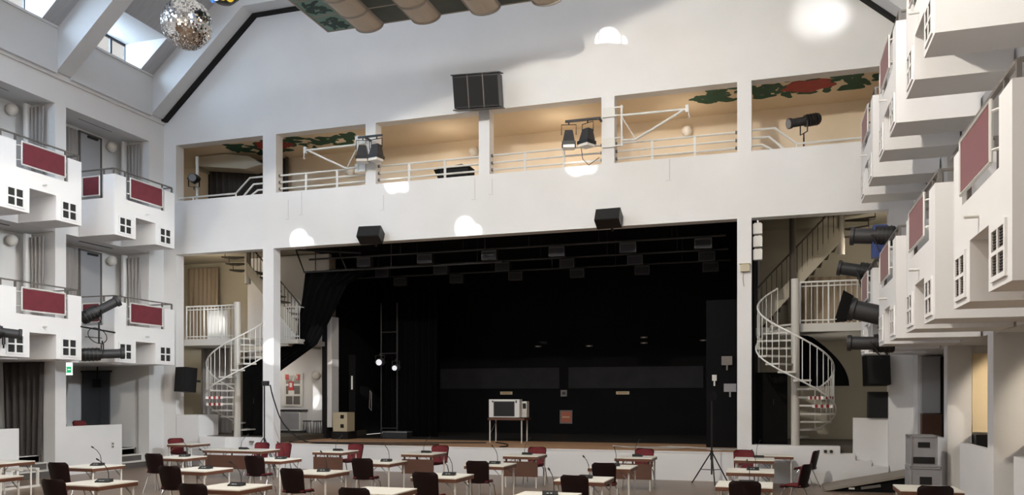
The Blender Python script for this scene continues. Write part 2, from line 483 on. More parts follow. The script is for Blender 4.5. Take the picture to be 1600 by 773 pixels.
# flat middle of the roof: cross beams with open gaps left to let sky light in
struct(BX(-12.95, -2.2, 20.44, 20.92, 13.46, 14.5).build('beam_middle_1', 'beam_paint'))
for k, yc in enumerate(PIERS):
    struct(BX(-12.95, -2.2, yc - 0.24, yc + 0.24, 13.46, 14.5).build('beam_middle_%d' % (k + 2), 'beam_paint'))
struct(BX(XL - 3, XR + 3, YB - .2, YB, 0, 14.6).build('wall_back', 'plaster'))
_ws = bpy.data.objects['wall_stage']
for (x, z0, z1) in ((-13.25, 7.45, 8.1), (-13.7, 7.35, 7.9), (-7.85, 7.5, 8.05), (-7.35, 7.6, 8.0), (-2.6, 7.6, 8.12), (-10.6, 7.4, 7.8)):
    BX(x - .012, x + .012, YS - .002, YS + .002, z0, z1).build('wall_stain', 'stain', _ws)
    BX(x - .1, x + .04, YS - .002, YS + .002, z0 - .03, z0 - .015).build('wall_stain', 'stain', _ws)

# ================================================================== balconies
BL, BD, BH = 2.32, 1.2, 1.63
def make_balcony(o, name, label, X, y0, z0, louvers):
    # o = +1: the balcony juts out towards +X (left wall), -1 towards -X (right wall)
    t = thing(name, label, 'balcony', (X, y0, z0), 0, 'loge balconies along the side walls')
    def bx(mb, d0, d1, *r): return mb.box(min(o * d0, o * d1), max(o * d0, o * d1), *r)
    b = MB()
    poly = [(0,0),(.78,0),(.78,.6),(1.54,.6),(1.54,0),(BL,0),(BL,BH),(1.9,BH),(1.9,1.02),(.42,1.02),(.42,BH),(0,BH)]
    b.prism(poly, 'x', o * (BD - .12), o * BD)
    bx(b, 0, BD - .12, 0, .78, 0, .6); bx(b, 0, BD - .12, 1.54, BL, 0, .6)
    bx(b, 0, BD - .12, .78, 1.54, .6, .72); bx(b, 0, BD - .12, 0, .78, .6, .86); bx(b, 0, BD - .12, 1.54, BL, .6, .86)
    bx(b, 0, BD - .12, .78, 1.54, .72, .86)
    for ya, yb in ((0, .12), (BL - .12, BL)):
        bx(b, 0, BD - .12, ya, yb, .86, 1.0); bx(b, .82, BD - .12, ya, yb, 1.0, BH)
    b.build('body', 'balcony_paint', t)
    for yc in (.39, 1.93):
        f = MB(); w2, za, zb = .25, .06, .54
        zm = (za + zb) / 2
        for (a, c, e, g) in ((yc - w2, yc + w2, za, za + .045), (yc - w2, yc + w2, zb - .045, zb), (yc - w2, yc - w2 + .05, za + .045, zb - .045), (yc + w2 - .05, yc + w2, za + .045, zb - .045), (yc - .02, yc + .02, za + .045, zm - .018), (yc - .02, yc + .02, zm + .018, zb - .045), (yc - w2 + .05, yc + w2 - .05, zm - .018, zm + .018)):
            bx(f, BD, BD + .022, a, c, e, g)
        wf = f.build('vent_window', 'balcony_paint', t)
        for (ya, yb) in ((yc - w2 + .05, yc - .02), (yc + .02, yc + w2 - .05)):
            for (e, g) in ((za + .045, (za + zb) / 2 - .018), ((za + zb) / 2 + .018, zb - .045)):
                bx(MB(), BD, BD + .004, ya, yb, e, g).build('pane', 'mesh_dark' if not louvers else 'louver', wf)
        if louvers:
            s = MB()
            for (ya, yb) in ((yc - w2 + .05, yc - .02), (yc + .02, yc + w2 - .05)):
                for (e, g) in ((za + .045, (za + zb) / 2 - .018), ((za + zb) / 2 + .018, zb - .045)):
                    n = 7
                    for i in range(n):
                        z = e + (g - e) * (i + .5) / n; bx(s, BD + .005, BD + .012, ya, yb, z - .0035, z + .0035)
            s.build('slats', 'rail_grey', wf)['kind'] = 'stuff'
    # railing
    r = MB(); zr = 1.79; yA, yB = .05, BL - .05
    r.bar((o * 1.14, yA, zr), (o * 1.14, yB, zr), .045, .03)
    for y in (yA, yB): r.bar((o * .02, y, zr), (o * 1.14, y, zr), .045, .03)
    r.build('handrail', 'rail_grey', t)
    for d, y, zb in ((1.14, yA, BH), (1.14, .44, 1.02), (1.14, 1.88, 1.02), (1.14, yB, BH), (.8, yA, 1.0), (.8, yB, 1.0)):
        MB().box(o * d - .02, o * d + .02, y - .02, y + .02, zb, zr).build('post', 'rail_grey', t)
    def framed(pts, nm):
        fr = MB()
        for i in range(4): fr.tube([pts[i], pts[(i + 1) % 4]], .018, 6)
        return fr.build(nm, 'rail_white', t)
    d = 1.235
    fr = framed([(o * d, .54, 1.1), (o * d, 1.78, 1.1), (o * d, 1.78, 1.64), (o * d, .54, 1.64)], 'panel_frame')
    bx(MB(), d - .008, d + .008, .565, 1.755, 1.125, 1.615).build('cloth_panel', 'burgundy', fr, label='burgundy cloth panel in a white tube frame')
    k = MB()
    for y, yo in ((.44, .54), (1.88, 1.78)):
        for z in (1.2, 1.54): k.tube([(o * 1.16, y, z), (o * d, yo, z)], .013, 6)
    k.build('panel_bracket', 'rail_white', t)
    fr = framed([(o * .14, -.02, 1.08), (o * .72, -.02, 1.08), (o * .72, -.02, 1.6), (o * .14, -.02, 1.6)], 'panel_frame')
    bx(MB(), .165, .695, -.028, -.012, 1.105, 1.575).build('cloth_panel', 'burgundy', fr)
    TB([(o * BD, 1.16, .76), (o * (BD + .13), 1.16, .76)], .02, 8).build('peg', 'rail_white', t)
    return t
lev = {'upper': 6.47, 'lower': 3.04}
for nm, o, X, bays in (('left', 1, XL, (0, 1)), ('right', -1, XR, (0, 1, 2, 3))):
    for lv in ('upper', 'lower'):
        for k in bays:
            if nm == 'right' and lv == 'upper' and k == 3: continue
            where = {('left', 0): 'left wall, next to the stage wall', ('left', 1): 'left wall, at the picture\'s left edge',
                     ('right', 0): 'right wall, next to the stage wall', ('right', 1): 'right wall, second from the stage wall',
                     ('right', 2): 'right wall, third from the stage wall', ('right', 3): 'right wall, nearest the camera'}[(nm, k)]
            make_balcony(o, 'balcony', 'white balcony with burgundy panel, %s row, %s' % (lv, where), X, 17.83 - BAY * k, lev[lv], nm == 'right')

# ------------------------------------------------------------------ what stands in the left niches
def pleats(a, b, z0, z1, axis, fixed, amp, n, taper=0.0):
    L = b - a
    def fn(u, v):
        k = 1 - taper * (1 - v)
        s = a + L * (0.5 + (u - 0.5) * k); off = amp * math.sin(u * n * 2 * PI) + amp * .4 * math.sin(u * n * 5.3 + 1)
        z = z0 + (z1 - z0) * v
        return (s, fixed + off, z) if axis == 'x' else (fixed + off, s, z)
    return MB().sheet(fn, n * 8, 3, (0, .006, 0) if axis == 'x' else (.006, 0, 0))
def globe(loc, d, label):
    t = thing('wall_lamp', label, 'lamp', loc)
    d = Vector(d).normalized()
    TB([Vector((0,0,0)), d * .06], .06, 12).build('mount', 'lamp_white', t, True)
    prof = [(0.001, -.15)] + [(.15 * math.sin(a), -.15 * math.cos(a)) for a in [PI * i / 8 for i in range(1, 8)]] + [(0.001, .15)]
    MB().lathe(prof, tuple(d * .18), 14).build('globe', 'lamp_white', t, True)
flr = {'upper': F2, 'lower': F1}
for lv, zc in (('upper', 9.9), ('lower', 6.47)):
    for k, bn in ((0, 'nearest the stage'), (1, 'at left picture edge')):
        yo = -BAY * k; z0 = flr[lv]; Xb = XL - 1.15
        t = thing('niche_door', 'grey flush door at the back of the %s loge %s' % (lv, bn), 'door', (Xb, 18.98 + yo, z0))
        BX(0.003, .03, 0, .74, 0.02, zc - z0 - .12).build('leaf', 'door_grey', t)
        f = MB(); f.box(0.003, .05, -.05, 0, 0, zc - z0 - .07); f.box(0.003, .05, .74, .79, 0, zc - z0 - .07); f.box(0.003, .05, -.05, .79, zc - z0 - .12, zc - z0 - .07)
        f.build('door_frame', 'rail_grey', t)
        BX(.03, .1, .25, .6, zc - z0 - .2, zc - z0 - .14).build('door_closer', 'charcoal', t)
        tag(pleats(18.2 + yo, 18.82 + yo, z0 + .02, zc - .12, 'y', Xb + .1, .03, 5).build('curtain', 'curtain_grey', None, True), 'grey curtain left of the grey door in the %s loge %s' % (lv, bn), 'curtain', 'loge curtains')
        tag(pleats(XL - .68, XL - .2, z0 + .02, zc - .15, 'x', 20.3 + yo, .03, 4, .25).build('curtain', 'curtain_grey', None, True), 'grey curtain on the far side wall of the %s loge %s' % (lv, bn), 'curtain', 'loge curtains')
        BX(XL - .78, XL - .71, 20.2 + yo, 20.38 + yo, z0, zc - .06).build('post', 'balcony_paint', bpy.data.objects['wall_niche_left'])
        globe((Xb, 20.02 + yo, zc - .26), (1, 0, 0), 'round white wall lamp in the %s loge %s' % (lv, bn))
        BX(XL - .5, XL - .44, 18.3 + yo, 19.5 + yo, zc - .012, zc - .002 if lv == 'upper' else zc - .002).build('light_slot', 'black', bpy.data.objects['ceiling_niche_left'])
# ground floor, left
t = thing('dark_doorway', 'dark panels for the open doorway in the ground floor niche by the stage', 'door', (-19.55, 20.5, ZP))
BX(-1.05, -.36, -.15, -.1, 0, 2.3).build('leaf', 'doorway_dark', t); BX(-.34, .0, -.15, -.1, 0, 2.3).build('leaf', 'doorway_dark', t)  # dark leaves stand in for the dark opening to the next room
BX(-1.1, .05, -.15, -.08, 2.3, 2.36).build('door_frame', 'charcoal', t)
tag(pleats(18.3, 19.6, ZP, 2.95, 'y', XL - 2.4, .05, 6).build('curtain', 'curtain_dark', None, True), 'dark curtain at the back of the ground floor niche by the stage', 'curtain')
tag(pleats(XL - 1.75, XL - .32, ZP, 3.03, 'x', 16.98, .05, 6, .15).build('curtain', 'curtain_dark', None, True), 'dark brown curtain in the ground floor niche at the left edge', 'curtain')
t = thing('exit_sign', 'green and white emergency exit sign above the left low wall', 'sign', (XL - .32, 17.75, 2.86))
BX(-.1, .16, -.02, .02, -.16, .18).build('box', 'sign_white', t)
BX(-.1, .16, -.024, -.02, -.1, .07).build('face', 'sign_green', t)
BX(-.04, .0, -.027, -.024, -.08, .05).build('running_figure', 'sign_white', t); BX(.04, .13, -.027, -.024, -.02, .0).build('arrow', 'sign_white', t)
t = thing('monitor', 'small black monitor hanging in front of the dark doorway', 'monitor', (-19.85, 20.2, 2.55))
BX(-.17, .17, -.03, .03, -.16, .1).build('screen', 'black', t); BX(-.02, .02, -.01, .01, .1, .48).build('bracket', 'black', t)
# socket in the low wall
t = thing('wall_socket', 'small grey socket plate on the white low wall', 'socket', (XL + .004, 19.02, .72))
BX(0, .012, -.05, .05, -.09, .09).build('plate', 'rail_white', t); BX(.012, .016, -.03, .03, .015, .07).build('outlet', 'rail_grey', t); BX(.012, .016, -.03, .03, -.07, -.015).build('outlet', 'rail_grey', t)
# ------------------------------------------------------------------ right niches, ground floor
wn = bpy.data.objects['wall_niche_right']
for yq in (17.12, 13.70, 10.28):
    BX(XR + .42, XR + 2.45, yq - .03, yq, 1.45, 2.9).build('panel', 'panel_cream', wn, label='cream lit wall panel')
    BX(XR + .42, XR + 2.45, yq - .32, yq - .005, ZP, 1.42).build('bench', 'black', wn)
BX(XR + .05, XR + .42, 20.25, 20.44, 1.75, 3.0).build('panel', 'door_grey', wn)
BX(XR + .45, XR + .95, 20.2, 20.4, .5, 3.0).build('panel', 'black', wn); BX(XR + .05, XR + .44, 20.2, 20.44, .9, 1.72).build('panel', 'modesty_brown', wn)
t = thing('exit_sign', 'green emergency exit sign at the right picture edge', 'sign', (XR + .66, 13.6, 2.72))
BX(-.14, .14, -.02, .02, -.08, .08).build('box', 'sign_white', t); BX(-.12, .12, -.025, -.02, -.06, .06).build('face', 'sign_green', t)
BX(-.03, .02, -.03, -.025, -.045, .045).build('running_figure', 'sign_white', t)

# ================================================================== gallery railings
bays = [(-17.69, -14.57), (-14.12, -11.17), (-10.85, -7.74), (-7.43, -4.35), (-4.01, -0.95), (-0.61, 2.48)]
gl = ['behind the leftmost gallery opening', 'in the second gallery opening from the left', 'in the third gallery opening from the left', 'in the third gallery opening from the right', 'beside the white hoist arm', 'below the rightmost gallery opening']
for i, (a, b) in enumerate(bays):
    t = thing('gallery_railing', 'white tube railing %s' % gl[i], 'railing', (a, YS + .17, 8.14), 0, 'gallery railings')
    L = b - a
    if i in (0, 5):
        f = (lambda x: x) if i == 0 else (lambda x: L - x)
        def pt(x, z): return (f(x), 0, z)
        for (x0, x1, z1) in ((2.05, 2.55, .56), (2.3, 2.68, .36), (2.55, 2.83, .17)):
            pts = [pt(x0, .0 if x0 > 2.1 else .13), pt(x1, z1), pt(L, z1)]
            if x0 < 2.1: pts = [pt(0, .13)] + pts
            TB(pts, .028, 8).build('rail', 'rail_white', t, True)
        TB([pt(2.05, 0), pt(2.05, .13)], .025, 8).build('post', 'rail_white', t, True)
        TB([pt(.5, 0), pt(.5, .13)], .02, 8).build('post', 'rail_white', t, True)
    else:
        for z in (.15, .34, .54): TB([(0, 0, z), (L, 0, z)], .027, 8).build('rail', 'rail_white', t, True)
        for x in (L * .31, L * .66): BX(x - .03, x + .03, -.02, .02, 0, .56).build('post', 'rail_white', t)
        for z in (.15, .34, .54):
            for xa in (0, L - .05): TB([(xa, 0, z), (xa + .05, 0, z)], .045, 8).build('wall_flange', 'rail_grey', t, True)
for x, z, lab in ((-13.0, 9.3, 'second gallery bay, under the painted leaves'), (-8.78, 9.55, 'third gallery bay, above the black wedge'), (-2.42, 9.55, 'gallery bay of the white hoist arm')):
    globe((x, 23.7, z), (0, -1, 0), 'round wall lamp on the back wall of the %s' % lab)
# painted leaves and flowers on the gallery ceiling
def mural(cx0, cx1, yc, fx, n, nm, lab):
    t = thing(nm, lab, 'mural', ((cx0 + cx1) / 2, yc, 9.976))
    rr = random.Random(n)
    m = MB()
    for i in range(n):
        x = rr.uniform(cx0, cx1) - (cx0 + cx1) / 2; y = rr.gauss(0, .38) * (1 - .5 * abs(x) / ((cx1 - cx0) / 2)); a = rr.uniform(0, 2 * PI); l = rr.uniform(.16, .34)
        P = []
        for k in range(10):
            u = 2 * PI * k / 10; px, py = l * math.cos(u), l * .42 * math.sin(u) * (1 + .3 * math.cos(3 * u))
            P.append((x + px * math.cos(a) - py * math.sin(a), y + px * math.sin(a) + py * math.cos(a)))
        m.prism(P, 'z', -.002 - .00002 * i, .003)
    m.build('leaves', 'leaf_green', t)['kind'] = 'stuff'
    P = []
    for k in range(26):
        u = 2 * PI * k / 26; r = 1 + .12 * math.sin(5 * u) + .06 * math.sin(9 * u + 1)
        P.append((fx - (cx0 + cx1) / 2 + .62 * r * math.cos(u), .42 * r * math.sin(u)))
    MB().prism(P, 'z', -.006, .002).build('flower', 'flower_red', t)
mural(-16.6, -12.2, 22.3, -15.0, 62, 'ceiling_painting', 'green leaves and red flower painted on the left gallery ceiling')
mural(-2.1, 2.9, 22.2, .75, 70, 'ceiling_painting', 'green leaves and red flower painted on the right gallery ceiling')
tag(TB([(-10.3, 23.655, 8.4), (-4.4, 23.655, 8.25), (-1.8, 23.655, 8.6)], .04, 8).build('red_pipe', 'hose_red', None, True), 'long red pipe running along the back of the gallery', 'pipe')
tag(pleats(-18.4, -15.25, F2, 9.95, 'x', 23.5, .06, 14).build('curtain', 'curtain_dark', None, True), 'dark brown curtain at the back of the leftmost gallery bay', 'curtain')  # curtain also hung dark to carry the shade of this dim bay
t = thing('ceiling_duct', 'slanting beige bulkhead under the ceiling of the leftmost gallery bay', 'duct', (-17.6, 22.2, 9.45)); MB().prism([(-.5, .5), (-.5, .2), (1.4, -.05), (2.0, .05), (1.5, .35), (.6, .5)], 'y', .35, 1.0).build('casing', 'backstage_paint', t); BX(-.55, -.5, .35, 1.0, .1, .5).build('end_plate', 'backstage_paint', t)

# ================================================================== stairs behind the two doorways
def stair(m, side):
    px = .41 if m > 0 else 2 * XC - .41
    PY = YS + .13
    t = thing('spiral_staircase', 'grey metal spiral staircase in the doorway %s of the stage' % side, 'staircase', (px, PY, ZLEDGE - .03))
    R, n = .9, 15; rise = (F1 - ZLEDGE) / n; z_off = .03
    def P(a, r, z): return (m * r * math.cos(math.radians(a)), r * math.sin(math.radians(a)), z)
    TB([(0, 0, -.16), (0, 0, F1 - ZLEDGE + 1.1)], .1, 20).build('pole', 'pole_grey', t, True)
    A0, DA = 80.0, -23.0
    for i in range(n):
        z = z_off + rise * (i + 1); a = A0 + DA * i
        pts = [P(a + 13, .09, 0)[:2], P(a + 13, R, 0)[:2], P(a, R + .01, 0)[:2], P(a - 13, R, 0)[:2], P(a - 13, .09, 0)[:2]]
        tr = MB().prism(pts, 'z', z - .045, z).build('tread', 'stair_grey', t)
        if i in (4, 5):
            for k in range(7):
                r1 = .42 + .48 * k / 7; r2 = r1 + .48 / 7
                q = MB().prism([P(a - 13.6, r1, 0)[:2], P(a - 13.6, r2, 0)[:2], P(a - 8, r2, 0)[:2], P(a - 8, r1, 0)[:2]], 'z', z - .07, z + .007)
                q.build('tape_stripe', 'tape_red' if k % 2 else 'tape_white', tr)
            for k in range(6):
                a1 = a - 13 + 26 * k / 6; a2 = a1 + 26 / 6
                q = MB().prism([P(a1, R + .012, 0)[:2], P(a1, R - .07, 0)[:2], P(a2, R - .07, 0)[:2], P(a2, R + .012, 0)[:2]], 'z', z - .06, z + .006)
                q.build('tape_stripe', 'tape_red' if k % 2 else 'tape_white', tr)
    hr = []; lo = []
    for k in range(0, (n - 2) * 4 + 1):
        i = 1.0 + k / 4; a = A0 + DA * i; z = z_off + rise * (i + 1)
        hr.append(P(a, R - .02, z + .95)); lo.append(P(a, R + .02, z - .05))
    TB(hr, .022, 8).build('handrail', 'rail_white', t, True); TB(lo, .02, 6).build('stringer', 'rail_white', t, True)
    for k in range((n - 1) * 2):
        i = 1.0 + k / 2
        if i > n - 1: break
        a = A0 + DA * i; z = z_off + rise * (round(i) + 1)
        TB([P(a, R - .02, z - .02), P(a, R - .02, z_off + rise * (i + 1) + .94)], .011, 6).build('baluster', 'rail_white', t)
    # landing
    x0 = .12; x1 = 2.6
    s = struct(MB().box(min(px + m * x0, px + m * x1), max(px + m * x0, px + m * x1), YS + .36, 25.2, F1 - .2, F1).build('floor_landing_' + side, 'stair_grey'))
    struct(MB().box(min(px - m * .95, px + m * x0), max(px - m * .95, px + m * x0), YS + 1.35, 25.2, F1 - .2, F1).build('floor_landing_back_' + side, 'stair_grey'))
    r = thing('landing_railing', 'thin bar railing along the landing in the doorway %s of the stage' % side, 'railing', (px, YS + .42, F1))
    for z in (.08, .92, 1.02): TB([(m * .1, 0, z), (m * 2.1, 0, z)], .018 if z < 1 else .024, 6).build('rail', 'rail_white', r)
    nb = 15
    for k in range(nb + 1):
        x = .12 + 1.96 * k / nb
        TB([(m * x, 0, 0), (m * x, 0, 1.0)], .022 if k % 5 == 0 else .011, 6).build('baluster', 'rail_white', r)
    # upper flight
    u = thing('upper_stair_flight', 'upper stair flight with solid side rising behind the doorway %s of the stage' % side, 'staircase', (px, 23.3, F1))
    xa, xb, za, zb = -.95, 1.12, .2, 2.55
    sl = (zb - za) / (xb - xa)
    MB().prism([(m * xa, za - .25), (m * xb, zb - .32), (m * xb, zb + .1), (m * xa, za + .2)], 'y', -.03, .03).build('side_panel', 'backstage_paint', u)
    k = 0; z = .2
    while z < zb:
        x = xa + (z - za) / sl
        MB().box(min(m * (x - .02), m * (x + .26)), max(m * (x - .02), m * (x + .26)), .03, .95, z - .04, z).build('tread', 'stair_dark', u); z += .2
    TB([(m * (xa), -.02, za + .9), (m * (xa + .35), -.02, za + .9 + .35 * sl), (m * xb, -.02, zb + .75)], .024, 8).build('handrail', 'stair_dark', u, True)
    for k in range(17):
        x = xa + (xb - xa) * k / 16; zz = za + (x - xa) * sl
        TB([(m * x, -.02, zz), (m * x, -.02, zz + .85)], .012, 6).build('baluster', 'stair_dark', u)
    TB([(m * (xb + .06), .1, 1.95), (m * (xb + .06), .1, 3.05)], .1, 14).build('newel', 'pole_grey', u, True)
    TB([(m * -.03, -.25, 0), (m * -.03, -.25, 3.05)], .085, 14).build('pole', 'stair_dark', u, True)
    for i, z in enumerate((2.42, 2.64, 2.86)):
        a = math.radians(-35 - 22 * i)
        l = .5 + .16 * i
        c, q = math.cos(a), math.sin(a); o = (xb + .06, .1)
        MB().prism([(m * o[0], o[1]), (m * (o[0] + l), o[1] - .3), (m * (o[0] + l + .02), o[1] - .02), (m * (o[0] + l * .8), o[1] + .2)], 'z', z - .04, z).build('tread', 'stair_dark', u)
        TB([(m * (o[0] + l), o[1] - .1, z), (m * (o[0] + l), o[1] - .1, z + .25)], .012, 6).build('baluster', 'stair_dark', u)
    return t
stair(1, 'right'); stair(-1, 'left')

# landing guard left of the stage, seen past the column
t = thing('landing_railing', 'short white railing beside the black drape left of the stage', 'railing', (-14.75, 22.5, F1))
struct(BX(-14.9, -14.2, 22.4, 24.6, F1 - .13, F1).build('floor_landing_wing', 'stair_grey'))
for z in (.1, 1.02): TB([(0, 0, z), (.54, 0, z)], .02, 6).build('rail', 'rail_white', t)
for k in range(8): TB([(.54 * k / 7, 0, 0), (.54 * k / 7, 0, 1.02)], .011, 6).build('baluster', 'rail_white', t)
TB([(.54, 0, .0), (.54, 1.6, .0), (.54, 1.6, 1.02), (.54, 0, 1.02)], .016, 6).build('rail', 'rail_white', t)

tag(pleats(-20.4, -19.1, F1, 6.75, 'x', 24.95, .05, 7).build('curtain', 'curtain_beige', None, True), 'brown beige curtain behind the landing left of the stage', 'curtain')
t = thing('white_board', 'white board standing behind the left landing railing', 'board', (-16.75, 21.85, F1)); BX(-.36, .36, 0, .02, .02, .92).build('board', 'paper', t)
for x in (-.3, .3): BX(x - .02, x + .02, .02, .25, 0, .03).build('foot', 'rail_grey', t)
tag(pleats(.3, 2.5, F1, 5.5, 'x', 24.95, .05, 9).build('curtain', 'curtain_beige', None, True), 'beige curtain behind the landing right of the stage', 'curtain')
t = tag(MB().sheet(lambda u, v: (.5 + u * (.55 + .67 * math.sin(v * PI / 2) ** .8) * (1 if v > .0 else 1), 22.4 + .04 * math.sin(u * 26), 3.68 - v * 1.3 - .25 * (u ** 3) * (1 - v)), 24, 10, (0, .012, 0)).build('black_cloth', 'drape_black', None, True), 'black cloth hanging in an arc under the right landing', 'cloth')
tag(pleats(-18.2, -17.0, ZLEDGE, 3.7, 'x', 22.9, .05, 7).build('curtain', 'curtain_grey', None, True), 'light grey curtain under the left landing behind the stair', 'curtain')
# black cabinets between stair poles and columns
for nm, x0, x1, zt, lab in (('L', -16.0, -15.22, 3.3, 'left'), ('R', -.53, .24, 2.75, 'right')):
    t = thing('black_cabinet', 'tall black cabinet behind the spiral staircase on the %s' % lab, 'cabinet', ((x0 + x1) / 2, 22.15, ZLEDGE - .02))
    w2 = (x1 - x0) / 2
    BX(-w2, w2, -.05, .4, 0, zt - ZLEDGE).build('body', 'black_matte', t)
    for sx in (-1, 1): BX(min(sx * .01, sx * (w2 - .02)), max(sx * .01, sx * (w2 - .02)), -.07, -.05, .04, zt - ZLEDGE - .04).build('door', 'black_matte', t)
    TB([(.05, -.1, 1.0), (.05, -.1, 1.15)], .012, 6).build('handle', 'charcoal', t)

# ================================================================== tables, chairs, microphones
TW, TD, TH = .84, .84, .74
def make_table(name, label, loc, rz=0, modesty=False, wide=TW, group='meeting tables'):
    t = thing(name, label, 'table', loc, rz, group)       # local origin: centre of the top, on the floor
    w, d = wide / 2, TD / 2
    BX(-w, w, -d, d, TH - .018, TH).build('tabletop', 'table_white', t)
    BX(-w + .001, w - .001, -d + .001, d - .001, TH - .078, TH - .018).build('edge_band', 'table_brown', t)
    for sx in (-1, 1):
        for sy in (-1, 1):
            x, y = sx * (w - .05), sy * (d - .06)
            TB([(x, y, 0), (x, y, TH - .075)], .018, 8).build('leg', 'leg_white', t, True)
            TB([(x, y, .5), (x - sx * .17, y, TH - .08)], .008, 6).build('brace', 'steel_grey', t)
    if modesty:
        BX(-w + .01, w - .01, -d + .03, -d + .05, .26, TH - .13).build('modesty_panel', 'modesty_brown', t)
        m = MB()
        for x in (-w + .06, -.03, w - .1): m.box(x, x + .035, -d + .03, -d + .05, TH - .14, TH - .07)
        m.build('bracket', 'black', t)
    snap(t); return t
def make_chair(name, label, loc, rz):
    t = thing(name, label, 'chair', loc, rz, 'burgundy chairs at the meeting tables')
    # sitter looks along +Y; back towards -Y
    def back(off, k):
        def fn(u, v):
            z = .44 + .43 * v
            hw = (.212 + .025 * v) * k
            if v > .8: hw *= math.sqrt(max(0, 1 - ((v - .8) / .2) ** 3 * .45))
            x = (u * 2 - 1) * hw
            y = -.20 - .10 * v + .06 * (u * 2 - 1) ** 2 + off
            return (x, y, z - (0 if k == 1 else .01 + .0 * v))
        return fn
    MB().sheet(back(0, 1), 10, 12, (0, -.012, 0)).build('backrest', 'chair_shell', t, True, 'dark brown shell back')
    MB().sheet(back(.022, .94), 10, 12, (0, -.018, 0)).build('back_pad', 'chair_red', t, True)
    def seat(zo, k):
        def fn(u, v):
            y = -.20 + .43 * v
            hw = .215 * k * (1 if v < .75 else math.sqrt(max(.05, 1 - ((v - .75) / .25) ** 3 * .4)))
            return ((u * 2 - 1) * hw, y * k, .445 + zo + .02 * (u * 2 - 1) ** 2 - .025 * max(0, v - .7) / .3)
        return fn
    MB().sheet(seat(-.012, 1), 10, 10, (0, 0, -.012)).build('seat_shell', 'chair_shell', t, True)
    MB().sheet(seat(.02, .95), 10, 10, (0, 0, -.026)).build('seat', 'chair_red', t, True, 'burgundy seat pad')
    for sx in (-1, 1):
        TB([(sx * .12, .08, .425), (sx * .2, .1, .42), (sx * .235, .13, .36), (sx * .245, .2, .15), (sx * .25, .25, .0)], .012, 8).build('leg', 'chrome', t, True)
        TB([(sx * .12, -.06, .425), (sx * .2, -.08, .42), (sx * .235, -.11, .36), (sx * .245, -.2, .15), (sx * .25, -.27, .0)], .012, 8).build('leg', 'chrome', t, True)
    snap(t); return t
def make_mic(name, label, loc, rz):
    t = thing(name, label, 'microphone', loc, rz, 'gooseneck conference microphones')
    MB().prism([(-.09, 0), (.07, 0), (.07, .05), (.02, .055), (-.09, .018)], 'x', -.11, .11).build('base', 'mic_black', t)
    for x in (-.05, .0): BX(x, x + .03, -.075, -.05, .026, .034).build('button', 'mic_button', t)
    pts = [(.05, .04, .05), (.05, .038, .12), (.045, .01, .21), (.02, -.06, .30), (-.01, -.14, .36)]
    TB(pts, .006, 6).build('gooseneck', 'mic_black', t, True)
    TB([(-.01, -.14, .36), (-.025, -.18, .385)], .013, 8).build('mic_head', 'mic_black', t, True)
    snap(t); return t
T0 = C0 = K0 = TM = None
def add_table(label, cx, cy, rz=0, modesty=False):
    global T0, TM
    if modesty:
        if TM is None: TM = make_table('meeting_table', label, (cx, cy, 0), rz, True); return TM
        return copy_tree(TM, (cx, cy, 0), rz, label)
    if T0 is None: T0 = make_table('meeting_table', label, (cx, cy, 0), rz); return T0
    return copy_tree(T0, (cx, cy, 0), rz, label)
def add_chair(label, x, y, rz):
    global C0
    if C0 is None: C0 = make_chair('chair', label, (x, y, 0), rz); return C0
    return copy_tree(C0, (x, y, 0), rz, label)
def add_mic(label, x, y, rz, z=TH):
    global K0
    if K0 is None: K0 = make_mic('conference_microphone', label, (x, y, z), rz); return K0
    return copy_tree(K0, (x, y, z), rz, label)
# columns: right edge of the table top; rows counted from the camera
rows = {1: [(-12.45, 10.2, 0, 0), (-9.9, 10.08, 1, 1), (-7.5, 10.27, 1, 1), (-5.12, 10.45, 1, 0), (-2.64, 10.6, 0, 1)],
        2: [(-15.12, 12.85, 0, 0), (-12.5, 12.6, 1, 1), (-9.98, 12.65, 1, 1), (-7.56, 12.82, 1, 1), (-5.11, 12.85, 1, 1), (-2.65, 13.08, 1, 1), (-.07, 13.0, 1, 1)],
        3: [(-12.56, 15.2, 1, 1), (-10.1, 15.25, 1, 1), (-7.55, 15.3, 1, 1), (-5.13, 15.42, 1, 1), (-2.66, 15.65, 1, 1), (-.06, 15.55, 0, 1)]}
ordn = ['leftmost', 'second from left', 'third from left', 'fourth from left', 'fifth from left', 'sixth from left', 'rightmost']
rname = {1: 'nearest row', 2: 'second row from camera', 3: 'third row from camera'}
jit = random.Random(3)
for r, lst in rows.items():
    for i, (xr, yf, ch, mi) in enumerate(lst):
        pos = ordn[i] if i < len(lst) - 1 else 'rightmost'
        where = '%s in the %s' % (pos, rname[r])
        if i == len(lst) - 1 and r > 1: where = '%s in the right column below the black tripod' % ('nearest' if r == 2 else 'second')
        cx, cy = xr - TW / 2, yf + TD / 2
        add_table('white topped folding table, %s' % where, cx, cy)
        if ch: add_chair('burgundy chair at the table %s' % where, cx + jit.uniform(-.05, .03), yf - .16 + jit.uniform(-.05, .05), jit.uniform(-.08, .08))
        if mi: add_mic('gooseneck microphone on the table %s' % where, cx + .05 + jit.uniform(-.06, .06), yf + .5, .25 + jit.uniform(-.25, .15))
